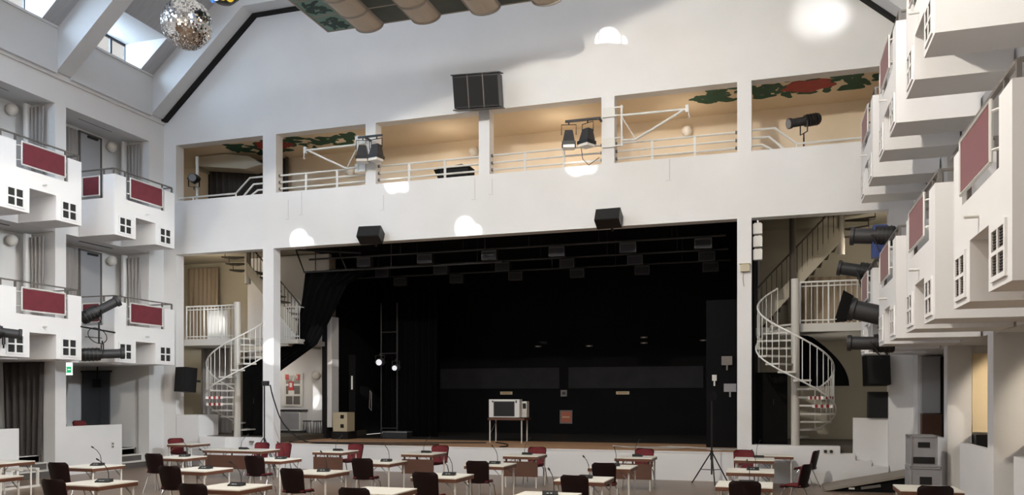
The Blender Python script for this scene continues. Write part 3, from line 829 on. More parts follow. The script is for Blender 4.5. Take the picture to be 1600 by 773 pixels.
# back row by the stage: panels towards the camera, chairs on the stage side
back = [(-10.21, 18.08), (-7.78, 18.08), (-5.24, 18.2), (-2.65, 18.35)]
bn = ['second', 'third', 'fourth', 'fifth']
for (xr, yf), w_ in zip(back, bn):
    cx, cy = xr - TW / 2, yf + TD / 2
    add_table('white folding table with brown front panel, %s from the left by the stage' % w_, cx, cy, 0, True)
    add_chair('burgundy chair facing the camera behind the %s panelled table by the stage' % w_, cx + .02, yf + TD + .34, PI + jit.uniform(-.1, .1))
    add_mic('black microphone on the %s panelled table by the stage' % w_, cx + .02, yf + .5, PI)
make_table('long_table', 'long white folding table with brown front panel, leftmost by the stage', (-13.28, 18.3, 0), 0, True, 1.76)
add_chair('burgundy chair behind the long panelled table, nearer the spiral staircase', -13.3, 19.0, PI)
add_chair('burgundy chair behind the long panelled table, beside the thin black stand', -12.6, 19.0, PI + .12)
add_mic('black microphone on the long panelled table', -13.25, 18.35, PI)
add_table('grey shaded folding table in the corner by the left wall', -16.4, 20.1)
add_chair('dark chair at the corner table by the left wall', -16.95, 20.3, -PI / 2 - .6)
# right-hand column and corner
add_table('white folding table, third in the right column towards the stage', -.49, 19.0)
add_chair('burgundy chair facing the camera behind the right column of tables', -.75, 19.72, PI)
add_mic('black microphone on the third table of the right column', -.4, 19.35, PI)
add_table('white folding table against the stage front at the foot of the right stairs', -.07, 20.45)
add_chair('dark chair seen from the side at the table below the right stairs', .62, 20.35, PI / 2 - .3)
add_chair('dark chair seen from the side, right of the third row', .3, 16.25, PI / 2 - .4)
add_table('white folding table before the stacked flight cases', 2.13, 13.66)
add_chair('burgundy chair with its back to the camera before the flight cases', 2.08, 12.98, .05)
# red chair backs on the left platform
for x, lab in ((-18.75, 'red chair back showing over the left low wall, nearer the exit sign'), (-18.75, 'red chair back showing over the left low wall, nearer the stage')):
    c = add_chair(lab, x, 17.95 if 'exit' in lab else 18.65, -PI / 2); c.location.z = ZP
# white stacked crates / sled behind the left tables
t = thing('white_bench', 'low white slatted bench by the left low wall', 'bench', (-16.9, 14.6, 0))
for x in (-.35, .35): BX(x - .03, x + .03, -.5, .5, .0, .05).build('runner', 'leg_white', t)
for i in range(5): BX(-.38, .38, -.5 + i * .22, -.4 + i * .22, .4, .44).build('slat', 'leg_white', t)
for x in (-.35, .35):
    for y in (-.45, .45): BX(x - .025, x + .025, y - .025, y + .025, .05, .4).build('leg', 'leg_white', t)

# ================================================================== lamps, loudspeakers and stage gear
def spotlight(label, loc, d, L=.75, r=.12, barn=False, lens=False, blue=False, drop=(0, 0, -.35)):
    t = thing('stage_spotlight', label, 'spotlight', loc, 0, 'black theatre spotlights')
    d = Vector(d).normalized()
    side = d.cross(Vector((0, 0, 1))).normalized()
    def p(k): return d * k
    TB([p(-.5 * L), p(-.46 * L), p(-.05 * L)], [r * .9, r * 1.12, r * 1.12], 14).build('lamp_housing', 'black', t, True)
    TB([p(-.05 * L), p(.4 * L), p(.42 * L), p(.5 * L)], [r * .82, r * .82, r, r], 14).build('lens_tube', 'charcoal', t, True)
    TB([p(.5 * L), p(.505 * L)], r * .85, 14).build('lens', 'lens_white' if lens else 'lens_glass', t)  # the white lens glows in place of a glint on the glass
    m = MB()
    for k in range(4): m.tube([p((-.4 + .09 * k) * L), p((-.38 + .09 * k) * L)], r * 1.2, 14)
    m.build('cooling_fins', 'charcoal', t)
    y = MB(); dr = Vector(drop)
    for s in (-1, 1): y.bar(side * (s * r * 1.25), side * (s * r * 1.25) + dr * .75, .03, .015)
    y.bar(side * (-r * 1.25) + dr * .75, side * (r * 1.25) + dr * .75, .03, .015)
    y.tube([dr * .75, dr], .018, 6)
    y.build('yoke', 'black', t)
    for s in (-1, 1): TB([side * (s * r * 1.1), side * (s * r * 1.55)], .025, 8).build('knob', 'black', t)
    if blue: BX(-.02, .2, -.12, .12, -.42, -.12).build('power_box', 'blue_gel', t); BX(-.0, .24, -.1, .1, .1, .2).build('gel_frame', 'blue_gel', t)
    if barn:
        up = side.cross(d)
        for v in (side, -side, up, -up):
            o = v.cross(d).normalized()
            a = p(.5 * L) + v * r
            b = a + d * .2 + v * .06
            n = v * .006
            MB().add([a - o * r * .9, a + o * r * .9, b + o * r * 1.2, b - o * r * 1.2, a - o * r * .9 + n, a + o * r * .9 + n, b + o * r * 1.2 + n, b - o * r * 1.2 + n],
                     [(3,2,1,0),(4,5,6,7),(0,1,5,4),(1,2,6,5),(2,3,7,6),(3,0,4,7)]).build('barn_door', 'black_matte', t)
    return t
# left, between the two lower balconies
spotlight('black spotlight tilted up between the two lower left balconies', (-16.85, 17.24, 4.38), (.75, .95, .75), 1.05, .15)
spotlight('black spotlight lying level below the tilted one on the left', (-16.8, 17.26, 3.22), (.75, .95, .08), 1.05, .15, drop=(0, 0, .35))
t = thing('lamp_bracket', 'black tube bracket with coiled cable between the left spotlights', 'bracket', (-16.95, 17.2, 3.85))
TB([(0, -.5, .05), (0, .65, -.02)], .022, 8).build('cross_tube', 'black', t, True); TB([(.1, 0, -.35), (.1, 0, .2)], .022, 8).build('upright', 'black', t, True)
TB([(.05 + .17 * math.cos(i * .5) , .16 * math.cos(i * .5 + .6), -.15 + .2 * math.sin(i * .5)) for i in range(26)], .01, 6).build('cable', 'cable_black', t, True)
TB([(0, -.35, -.2), (0, .2, -.2)], .012, 6).build('tie_bar', 'black', t)
spotlight('black spotlight nose cut by the left picture edge', (-16.6, 14.2, 3.55), (.6, .9, -.1), .7, .13)
# right, clamped to the lower balconies
spotlight('black spotlight with blue housing high on the right balconies', (1.75, 17.3, 5.2), (-1, .15, .1), .8, .18, blue=True, drop=(.15, 0, -.4))
spotlight('grey barrelled spotlight farthest along the right balconies', (1.75, 20.6, 5.02), (-1, .1, .22), .85, .18, drop=(.1, 0, -.45))
spotlight('big black spotlight with barn doors on the right balconies', (1.85, 17.3, 3.68), (-1, .1, .28), 1.05, .23, barn=True, drop=(.15, 0, .45))
spotlight('short black spotlight lowest on the right balconies', (1.72, 17.35, 3.14), (-1, .1, .04), .85, .16, drop=(.2, 0, -.3))
t = thing('lamp_pole', 'thin dark pole carrying the right spotlights', 'pole', (2.0, 17.3, 2.9))
TB([(0, 0, 0), (0, 0, 2.2)], .024, 8).build('tube', 'charcoal', t, True); TB([(0, 0, 1.9), (-.1, .53, 1.9)], .02, 8).build('arm', 'charcoal', t, True); TB([(0, 0, .6), (0, -.54, .6)], .02, 8).build('arm', 'charcoal', t, True); TB([(0, 0, 1.25), (.99, 0, 1.25)], .02, 8).build('wall_arm', 'charcoal', t, True)
# gallery lamps
spotlight('long profile spotlight on a stand in the rightmost gallery bay', (.62, 21.75, 8.95), (-1, -.55, -.25), .85, .13, drop=(0, 0, -.4))
t = thing('lamp_stand', 'short black stand under the profile spotlight in the gallery', 'stand', (.62, 21.75, F2)); TB([(0, 0, 0), (0, 0, 1.22)], .02, 8).build('tube', 'black', t, True)
for k in range(3):
    a = 2 * PI * k / 3 + .4; TB([(0, 0, .3), (.22 * math.cos(a), .22 * math.sin(a), 0)], .012, 6).build('foot', 'black', t)
spotlight('dark spotlight facing the hall in the leftmost gallery bay', (-17.55, 21.75, 9.0), (.5, -1, -.15), .5, .13)
t = thing('lamp_stand', 'pale post carrying the dark spotlight in the leftmost gallery bay', 'stand', (-17.55, 21.9, F2)); TB([(0, 0, 0), (0, 0, 2.4)], .05, 8).build('tube', 'rail_white', t, True); BX(-.15, .15, -.02, .02, .95, 1.0).build('shelf', 'black', t)
def flood(label, loc, yaw, tilt):
    t = thing('floodlight', label, 'floodlight', loc, yaw, 'floodlights on the gallery columns')
    P = [(-.13, .0), (.13, .0), (.2, -.42), (-.2, -.42)]
    MB().add([(-.1, -.09, 0), (.1, -.09, 0), (.1, .09, 0), (-.1, .09, 0), (-.17, -.2, -.4), (.17, -.2, -.4), (.17, .12, -.4), (-.17, .12, -.4)], [(0,1,2,3),(7,6,5,4),(0,4,5,1),(1,5,6,2),(2,6,7,3),(3,7,4,0)]).build('housing', 'charcoal', t)
    MB().add([(-.18, -.21, -.4), (.18, -.21, -.4), (.18, .13, -.4), (-.18, .13, -.4), (-.18, -.21, -.32), (.18, -.21, -.32), (.18, .13, -.32), (-.18, .13, -.32)], [(3,2,1,0),(0,1,5,4),(1,2,6,5),(2,3,7,6),(3,0,4,7),(4,5,6,7)]).build('rim', 'black', t)
    BX(-.15, .15, -.19, .1, -.47, -.4).build('diffuser', 'lamp_white', t)
    TB([(-.19, 0, -.1), (-.19, 0, .16), (.19, 0, .16), (.19, 0, -.1)], .012, 6).build('yoke', 'black', t)
    TB([(0, 0, .16), (0, .0, .25)], .02, 6).build('clamp', 'black', t)
for x, lab in ((-11.05, 'left lamp of the floodlight pair on the second gallery column'), (-10.62, 'right lamp of the floodlight pair on the second gallery column')):
    flood(lab, (x, 20.72, 9.12), .3 if 'left' in lab else -.2, 0)
t = thing('lamp_bracket', 'black bar holding the floodlight pair on the second gallery column', 'bracket', (-11.0, 20.72, 9.37)); MB().bar((-.2, 0, 0), (.55, 0, 0), .05, .05).build('bar', 'black', t); MB().bar((0, 0, 0), (0, .37, 0), .05, .05).build('stem', 'black', t)
for x, lab in ((-5.16, 'left lamp of the floodlight pair beside the hoist column'), (-4.66, 'right lamp of the floodlight pair beside the hoist column')):
    flood(lab, (x, 20.85, 9.0), .25 if 'left' in lab else -.5, 0)
t = thing('lamp_bracket', 'black bar holding the floodlights beside the hoist column', 'bracket', (-4.35, 20.85, 9.25)); MB().bar((-.9, 0, 0), (.02, 0, 0), .05, .06).build('bar', 'charcoal', t); MB().bar((.0, 0, 0), (.0, .24, 0), .05, .05).build('stem', 'black', t)
TB([(-.5, .0, -.6), (-.45, .05, -1.0), (-.3, .1, -1.15), (-.05, .2, -.95)], .01, 6).build('cable', 'cable_black', t, True)
# hoist arms
def hoist(x, m, label, z=8.62):
    t = thing('hoist_arm', label, 'hoist', (x, YS - .035, z))
    for zz in (0, .78):
        BX(-.3, .02, -.03, .02, zz - .12, zz + .12).build('wall_plate', 'rail_white', t)
        for zq in (.1, -.1): MB().bar((m * .02, -.03, zz + zq), (m * .24, -.03, zz + zq), .05, .03).build('hinge_bracket', 'rail_white', t)
    TB([(m * .2, -.04, -.14), (m * .2, -.04, .92)], .03, 10).build('upright', 'rail_white', t, True)
    TB([(m * .2, -.04, .66), (m * 1.9, -.12, .62)], .03, 10).build('top_beam', 'rail_white', t, True)
    TB([(m * .2, -.04, .02), (m * .55, -.05, .0), (m * 1.75, -.11, .6)], .03, 10).build('lower_beam', 'rail_white', t, True)
    TB([(m * .22, -.04, .6), (m * .55, -.05, .02)], .016, 8).build('brace', 'rail_white', t, True)
    BX(m * 1.86 - .04, m * 1.86 + .04, -.16, -.08, .54, .72).build('end_block', 'rail_white', t)
    TB([(m * 1.9, -.12, .55), (m * 1.9, -.12, .46), (m * 1.93, -.12, .42), (m * 1.9, -.12, .38), (m * 1.87, -.12, .41)], .014, 6).build('hook', 'rail_white', t, True)
hoist(-4.01, 1, 'white triangular hoist arm on the gallery column right of centre', 8.66)
hoist(-11.17, -1, 'white hoist arm folded left of the floodlight pair', 8.62)
# loudspeakers
def speaker(label, loc, w, h, dd, yaw=0, tilt=0, name='loudspeaker', bars=0):
    t = thing(name, label, 'loudspeaker', loc, 0); t.rotation_euler = (tilt, 0, yaw)
    BX(-w/2, w/2, -dd/2, dd/2, -h/2, h/2).build('cabinet', 'black', t)
    BX(-w/2 + .02, w/2 - .02, -dd/2 - .012, -dd/2, -h/2 + .02, h/2 - .02).build('grille', 'speaker_grille', t)
    for z in (-h/2, h/2):
        for k in range(bars): pass
    TB([(0, dd/2, 0), (0, dd/2 + .3, 0)], .035, 8).build('wall_mount', 'charcoal', t)
    return t
t = thing('speaker_cluster', 'large black three part loudspeaker cluster on the gable wall', 'loudspeaker', (-7.55, 20.55, 10.18), 0); t.rotation_euler = (.28, 0, .12)
for i in range(3):
    x = -.61 + i * .41
    c = BX(x, x + .395, -.28, .28, -.4, .4).build('cabinet', 'black', t); BX(x + .02, x + .375, -.292, -.28, -.36, .36).build('grille', 'speaker_grille', c)
for z in (-.45, .42): BX(-.65, .66, -.3, .2, z, z + .025).build('frame_plate', 'charcoal', t)
for x in (-.21, .2): BX(x - .008, x + .008, -.305, -.29, -.43, .43).build('frame_bar', 'rail_grey', t)
TB([(0, .25, .2), (0, .62, .2)], .05, 8).build('wall_mount', 'charcoal', t)
speaker('black wedge loudspeaker above the left part of the stage opening', (-10.85, 20.8, 6.63), .66, .36, .36, .1, -.5)
speaker('black wedge loudspeaker above the right part of the stage opening', (-4.1, 20.8, 6.65), .64, .36, .36, -.05, -.5)
speaker('black loudspeaker on the stage wall by the left corner', (-17.05, 20.76, 2.62), .48, .74, .42, -.25, -.08)
speaker('black loudspeaker hanging beside the right doorway, upper one', (2.2, 21.0, 2.72), .52, .7, .36, .2, -.1)
speaker('black loudspeaker standing on the white panel by the right doorway', (2.3, YS + .3, 1.915), .5, .62, .3, .0, 0)
t = thing('stage_monitor', 'black wedge monitor lying in the third gallery bay', 'loudspeaker', (-8.75, 21.95, 8.3)); MB().prism([(-.45, 0), (.5, 0), (.5, .3), (.25, .38), (-.6, .28)], 'y', -.2, .2).build('cabinet', 'black_matte', t); BX(-.4, .45, -.21, -.2, .04, .26).build('grille', 'speaker_grille', t); BX(-.5, .5, -.15, .15, -.97, 0).build('stand', 'charcoal', t)
# white boxes on the right stage column
t = thing('column_boxes', 'three white rounded boxes stacked below the lintel right of the stage', 'box', (-.48, YS + .3, 5.5))
for i in range(3): MB().prism([(-.1, 0), (.12, 0), (.12, .24), (.08, .27), (-.06, .27), (-.1, .24)], 'y', -.1, .1).build('box', 'device_white', t, False, None, (0, 0, .32 * i))
t = thing('sensor_box', 'small beige box with a hanging cable on the right stage column', 'box', (-.76, YS, 5.27)); BX(-.11, .11, -.1, 0, -.09, .09).build('housing', 'device_beige', t); BX(-.13, .13, -.12, 0, .09, .105).build('lid', 'device_beige', t); TB([(-.05, -.04, -.09), (-.05, -.03, -.3), (-.03, -.03, -.45)], .012, 6).build('cable', 'cable_grey', t, True)

# ------------------------------------------------------------------ on the stage
t = thing('stage_table', 'small table with thin white legs alone on the stage', 'table', (-7.75, 23.75, ZST))
BX(-.55, .6, -.35, .35, .68, .74).build('tabletop', 'table_brown', t)
for x in (-.5, .5):
    for y in (-.28, .28): TB([(x, y, 0), (x, y, .68)], .022, 8).build('leg', 'leg_white', t, True)
TB([(-.5, -.28, .25), (-.5, .28, .6)], .012, 6).build('brace', 'steel_grey', t)
t = thing('television', 'white boxy television set with dark screen on the stage table', 'television', (-7.8, 23.75, ZST + .74))
b = MB(); b.box(-.48, .48, -.28, .0, .02, .56); b.build('case', 'device_white', t)
BX(-.3, .3, -.29, -.28, .08, .47).build('screen', 'black', t); BX(-.33, .33, -.286, -.28, .05, .5).build('bezel', 'charcoal', t)
BX(.3, .62, 0, .26, .02, .5).build('rear_housing', 'device_white', t); BX(.5, .6, -.008, 0, .28, .44).build('vent', 'black', t)
BX(-.35, .35, -.25, .0, 0, .02).build('foot', 'charcoal', t); BX(.36, .4, -.286, -.28, .45, .53).build('knob', 'charcoal', t); BX(-.38, -.34, -.286, -.28, .47, .52).build('knob', 'charcoal', t)
YBk = 29.84
for x, lab in ((-9.83, 'small cream label plate on the black stage wall above the television'), (-5.37, 'small cream label plate on the black stage wall right of centre')):
    t = thing('label_plate', lab, 'sign', (x, YBk, 2.25)); BX(-.24, .24, 0, .02, -.055, .055).build('plate', 'sign_cream', t)
    m = MB()
    for k in range(9): m.box(-.18 + k * .04, -.155 + k * .04, -.003, 0, -.02, .02)
    m.build('lettering', 'sign_orange', t)
t = thing('framed_notice', 'orange notice in a grey frame on the black stage wall', 'sign', (-7.49, YBk, 1.36))
f = MB(); f.box(-.24, .24, 0, .04, .2, .25); f.box(-.24, .24, 0, .04, -.25, -.2); f.box(-.24, -.19, 0, .04, -.2, .2); f.box(.19, .24, 0, .04, -.2, .2); f.build('frame', 'rail_grey', t)
BX(-.19, .19, .01, .03, -.2, .2).build('sheet', 'sign_orange', t); m = MB()
for k in range(7): m.box(-.14 + k * .04, -.115 + k * .04, .006, .01, -.03, .02)
m.build('lettering', 'sign_cream', t)
t = thing('wall_box', 'small grey switch box above the orange notice', 'box', (-7.56, YBk, 2.24)); BX(-.12, .12, -.06, .02, -.12, .12).build('housing', 'rail_grey', t); BX(-.06, .06, -.07, -.06, -.05, .05).build('switch', 'charcoal', t)
for i, (x, z) in enumerate(((-8.58, 4.0), (-6.62, 3.98), (-4.6, 4.25), (-4.6, 4.05), (-2.5, 4.1))):  # pale plates stand for small light reflections on the black wall
    t = thing('wall_fitting', 'tiny pale light-reflection dot on the upper black stage wall, number %s from the left' % ['one', 'two', 'three, upper', 'three, lower', 'four'][i], 'fitting', (x, 29.9, z)); BX(-.12, .12, -.05, 0, -.02, .03).build('plate', 'rail_grey', t); BX(-.05, .05, -.09, -.05, -.02, .02).build('cap', 'rail_white', t)
# battens under the stage ceiling
for i, (y, z) in enumerate(((22.4, 6.35), (23.6, 6.2), (24.9, 6.1))):
    t = thing('lighting_batten', 'dark lighting batten under the stage ceiling, %s' % ['front one', 'middle one', 'rear one'][i], 'batten', (-7.5, y, z))
    TB([(-6.3, 0, 0), (6.2, 0, 0)], .03, 8).build('tube', 'charcoal', t, True)
    for k in range(6):
        x = -5.2 + k * 2.0; TB([(x, 0, 0), (x, 0, 6.9 - z)], .012, 6).build('hanger', 'charcoal', t)
        BX(x + .6, x + 1.05, -.1, .1, -.32, -.05).build('lamp_box', 'charcoal', t)
        BX(x + .63, x + 1.02, -.11, -.1, -.3, -.1).build('lamp_lens', 'stage_panel', t)
# truss frame holding the drape
t = thing('drape_frame', 'dark tube frame at the top left of the stage opening', 'frame', (-14.1, 22.6, 6.0))
TB([(-.3, 0, .72), (0, 0, 0), (6.5, 0, 0)], .03, 8).build('tube', 'charcoal', t); TB([(-.3, 0, .72), (2.0, 0, .5)], .03, 8).build('tube', 'charcoal', t); TB([(1.2, 0, .6), (1.5, 0, 0)], .02, 8).build('tube', 'charcoal', t)
for x in (.4, 3.0, 6.0): TB([(x, 0, 0), (x, 0, .9)], .015, 6).build('hanger', 'charcoal', t)
# black drape swept to the left
def drape(u, v):
    # v = 0 top, 1 bottom; left and right edges follow the swept cloth
    Lx = [(-14.15, 6.05), (-14.25, 5.3), (-14.4, 4.5), (-14.52, 3.95), (-15.2, 3.6)]
    Rx = [(-11.6, 6.05), (-12.7, 5.6), (-13.15, 4.75), (-13.75, 3.75), (-15.2, 2.85)]
    k = v * 4; i = min(3, int(k)); f = k - i
    a = [Lx[i][j] * (1 - f) + Lx[i+1][j] * f for j in (0, 1)]; b = [Rx[i][j] * (1 - f) + Rx[i+1][j] * f for j in (0, 1)]
    return (a[0] * (1 - u) + b[0] * u, 22.75 + .07 * math.sin(u * 34) * (1 - .5 * v), a[1] * (1 - u) + b[1] * u)
tag(MB().sheet(drape, 60, 24, (0, .012, 0)).build('stage_drape', 'drape_black', None, True), 'black stage drape swept up to the left column', 'drape')
tag(pleats(-13.2, -11.1, ZST, 6.05, 'x', 26.2, .09, 9).build('stage_curtain', 'drape_black', None, True), 'black pleated curtain at the left side of the stage', 'curtain')
# left wing wall with its fittings
ww = struct(BX(-17.5, -14.3, 24.45, 24.6, ZLEDGE - .2, 6.9).build('wall_wing', 'plaster'))
struct(BX(-14.3, -14.14, 24.0, 24.6, ZST, 4.8).build('trim_wing_dark', 'black_gap')); struct(BX(-14.14, -13.97, 24.05, 24.5, 1.1, 4.75).build('trim_wing_post', 'plaster'))
globe((-14.7, 24.45, 2.82), (0, -1, 0), 'round wall lamp on the white wall left of the stage')
t = thing('notice_window', 'pale framed window board with notices left of the stage', 'notice board', (-15.65, 24.43, 2.33))
BX(-.36, .36, -.03, .01, -.55, .58).build('frame', 'device_white', t)
for i in range(3):
    for j in (0, 1): BX(-.28 + j * .29, -.03 + j * .29, -.036, -.03, -.48 + i * .35, -.2 + i * .35).build('pane', 'rail_grey', t)
BX(-.3, -.17, -.045, -.036, .36, .54).build('notice', 'sign_red', t); BX(.12, .27, -.045, -.036, .34, .54).build('notice', 'sign_red', t); n_ = BX(-.17, .02, -.05, -.036, .0, .3).build('notice', 'sign_red', t); BX(-.13, -.03, -.054, -.05, .1, .25).build('symbol', 'paper', n_); BX(-.18, .05, -.05, -.036, -.16, -.01).build('notice', 'paper', t); BX(.13, .18, -.05, -.045, .38, .5).build('symbol', 'paper', t)
t = thing('sideboard', 'grey white cabinet with dark top under the notice board', 'cabinet', (-15.55, 24.2, ZLEDGE - .02))
BX(-.42, .42, -.2, .2, .08, .72).build('body', 'device_white', t); BX(-.46, .46, -.23, .22, .72, .78).build('top', 'charcoal', t); BX(-.42, .42, -.18, .2, 0, .08).build('plinth', 'charcoal', t); BX(-.38, .38, -.215, -.2, .12, .68).build('door', 'case_grey', t); TB([(-.02, -.23, .6), (.0, -.24, .56), (.04, -.24, .56), (.06, -.23, .6)], .008, 6).build('handle', 'steel_grey', t)
for x, lab in ((-14.8, 'black topped stool beside the sideboard'), (-14.42, 'black topped stool at the black wall strip')):
    t = thing('stool', lab, 'stool', (x, 23.9, ZLEDGE - .03 if x < -14.3 else ZST), 0, 'stools left of the stage'); MB().lathe([(.001, .4), (.15, .4), (.16, .43), (.001, .44)], (0, 0, 0), 14).build('seat', 'black', t, True)
    for k in range(4):
        a = PI / 4 + k * PI / 2; TB([(.1 * math.cos(a), .1 * math.sin(a), .4), (.14 * math.cos(a), .14 * math.sin(a), 0)], .012, 6).build('leg', 'charcoal', t)
t = thing('dimmer_rack', 'pale green grey rack box at the left stage edge', 'equipment box', (-13.55, 24.1, ZST + .25))
BX(-.26, .26, -.25, .25, 0, .62).build('case', 'device_beige', t)
for x, z in ((.02, .42), (.02, .12)): BX(x, x + .12, -.26, -.25, z, z + .12).build('handle_slot', 'black', t)
BX(-.3, .3, -.28, .28, -.25, 0).build('dolly', 'black', t)
t = thing('label_strip', 'white upright label strip beside the stage post', 'sign', (-13.42, 24.4, 2.6)); BX(-.03, .03, 0, .01, -.25, .2).build('strip', 'paper', t); BX(-.12, .12, .01, .1, -1.9, .9).build('column', 'black_matte', t)
spotlight('small spotlight with bright lens deep on the left of the stage', (-13.0, 25.6, 3.3), (.3, -1, -.1), .4, .12, lens=True, drop=(0, 0, .3))
spotlight('second small spotlight deep on the left of the stage', (-12.4, 25.6, 3.1), (.2, -1, -.1), .35, .1, lens=True, drop=(0, 0, .3))
t = thing('lamp_tower', 'thin dark lamp tower at the left of the stage', 'stand', (-13.0, 25.65, ZST))
for x in (0, .6): TB([(x, .05, 0), (x, .05, 4.6)], .025, 8).build('tube', 'charcoal', t, True)
for z in (.3, 2.87, 3.6): TB([(0, .05, z), (.6, .05, z)], .02, 8).build('crossbar', 'charcoal', t)
TB([(-.35, -.1, 1.6), (-.38, -.1, 1.0), (-.3, -.1, .9), (-.3, -.1, 1.55)], .012, 6).build('cable', 'cable_grey', t, True)
t = thing('equipment_case', 'low grey flight case lying at the back left of the stage', 'case', (-12.2, 25.3, ZST)); BX(-.45, .45, -.2, .2, 0, .18).build('box', 'charcoal', t); BX(-.46, .46, -.21, .21, .18, .22).build('lid', 'steel_grey', t)
# fittings on the black wall at the right side of the stage
for (x, z, w_, h_, mname, lab) in ((-1.3, 3.08, .28, .24, 'rail_grey', 'upper grey box on the right stage side'), (-1.22, 2.35, .32, .22, 'case_grey', 'lower grey box on the right stage side'), (-1.63, 2.62, .12, .16, 'paper', 'bright white sheet on the right stage side')):
    t = thing('wall_box', lab, 'box', (x, 23.0, z)); BX(-w_/2, w_/2, -.06, 0, -h_/2, h_/2).build('housing', mname, t); BX(-.02, .02, -.05, -.01, -h_/2 - .14, -h_/2).build('cable_duct', mname, t); BX(-w_/2 + .03, w_/2 - .03, -.066, -.06, -h_/2 + .03, h_/2 - .03).build('cover', mname, t)
t = thing('black_flat', 'black upright flat at the right side of the stage', 'flat', (-1.35, 23.1, ZST)); BX(-.5, .55, -.08, .0, 0, 4.0).build('panel', 'stage_black', t); BX(-.4, .45, .0, .3, 0, .06).build('foot', 'black', t)
# cables on the stage and along its edge
def cable(name, lab, pts, r, m):
    P = [Vector(p) for p in pts]; out = []
    for i in range(len(P) - 1):
        a, b, c, d = P[max(i-1, 0)], P[i], P[i+1], P[min(i+2, len(P)-1)]
        for k in range(6):
            s = k / 6; out.append(.5 * ((2*b) + (c-a)*s + (2*a-5*b+4*c-d)*s*s + (3*b-a-3*c+d)*s**3))
    out.append(P[-1]); return tag(TB(out, r, 6).build(name, m, None, True), lab, 'cable')
cz = ZST + .018
cable('cable', 'black cable hanging from the stand down onto the stage edge', [(-13.98, 20.6, 2.45), (-13.95, 20.75, 2.0), (-13.75, 20.95, 1.3), (-13.2, 21.2, cz + .06), (-12.2, 21.35, cz), (-10.5, 21.3, cz), (-9.2, 21.8, cz)], .018, 'cable_black')
cable('cable', 'black cable along the left part of the stage boards', [(-14.0, 21.6, cz), (-12.8, 21.75, cz), (-11.0, 22.0, cz), (-9.5, 22.6, cz), (-8.2, 23.0, cz)], .018, 'cable_black')
cable('cable', 'dark cable across the middle of the stage boards', [(-8.0, 23.3, cz), (-7.4, 22.5, cz), (-7.1, 21.6, cz), (-7.2, 21.3, cz)], .018, 'cable_black')
rc = random.Random(5)
for i in range(4):
    cable('cable', 'pale loose cable tangled at the right stage edge, %s of four' % ['first', 'second', 'third', 'fourth'][i], [(-4.2 + .3 * i + k * .52, 21.35 + rc.uniform(0, .75), cz + (.02 if k % 3 else .05)) for k in range(6)], .016, 'cable_grey')
# stands in front of the stage
t = thing('light_stand', 'tall thin black stand before the column left of the stage', 'stand', (-14.05, 20.42, 0))
TB([(0, 0, .05), (0, 0, 2.45)], .02, 8).build('tube', 'black', t, True)
for k in range(3):
    a = -.5 + 2 * PI * k / 3; TB([(0, 0, .95), (.6 * math.cos(a), .6 * math.sin(a), .02)], .014, 8).build('leg', 'black', t, True)
BX(-.06, .14, -.04, .04, 2.42, 2.56).build('junction_box', 'charcoal', t)
t = thing('tripod_stand', 'black tripod stand before the right part of the stage', 'stand', (-1.5, 20.25, 0))
TB([(0, 0, .25), (0, 0, 2.0)], .02, 8).build('tube', 'black', t, True); TB([(0, 0, .6), (0, 0, .82)], .035, 8).build('collar', 'black', t, True)
for k in range(3):
    a = -.3 + 2 * PI * k / 3 + PI / 3; TB([(0, 0, .8), (.5 * math.cos(a), .5 * math.sin(a), .02)], .016, 8).build('leg', 'black', t, True); TB([(0, 0, .36), (.28 * math.cos(a), .28 * math.sin(a), .36)], .01, 6).build('spreader', 'black', t)
t = thing('stand_lamp', 'dark round lamp head on the right tripod stand', 'lamp', (-1.5, 20.25, 2.0)); TB([(0, -.1, .12), (0, .1, .12)], .11, 14).build('head', 'black_matte', t, True); TB([(0, 0, 0), (0, 0, .06)], .02, 8).build('stem', 'black', t)
# wall socket on the right ledge, lamp hook on the left plinth
t = thing('wall_socket', 'round socket pair on the white ledge below the right stairs', 'socket', (1.16, YS, .8)); BX(-.13, .13, -.01, 0, -.06, .06).build('plate', 'rail_white', t)
for x in (-.07, .06): TB([(x, -.025, 0), (x, -.01, 0)], .04, 10).build('outlet', 'charcoal', t)
t = thing('cable_hook', 'small grey hook on the white wall left of the stage stand', 'hook', (-14.95, YS, .72)); TB([(-.06, -.02, .05), (-.03, -.04, -.04), (.03, -.04, -.04), (.06, -.02, .05)], .012, 6).build('hook', 'rail_grey', t); BX(-.08, .08, -.02, 0, .03, .07).build('plate', 'rail_grey', t)
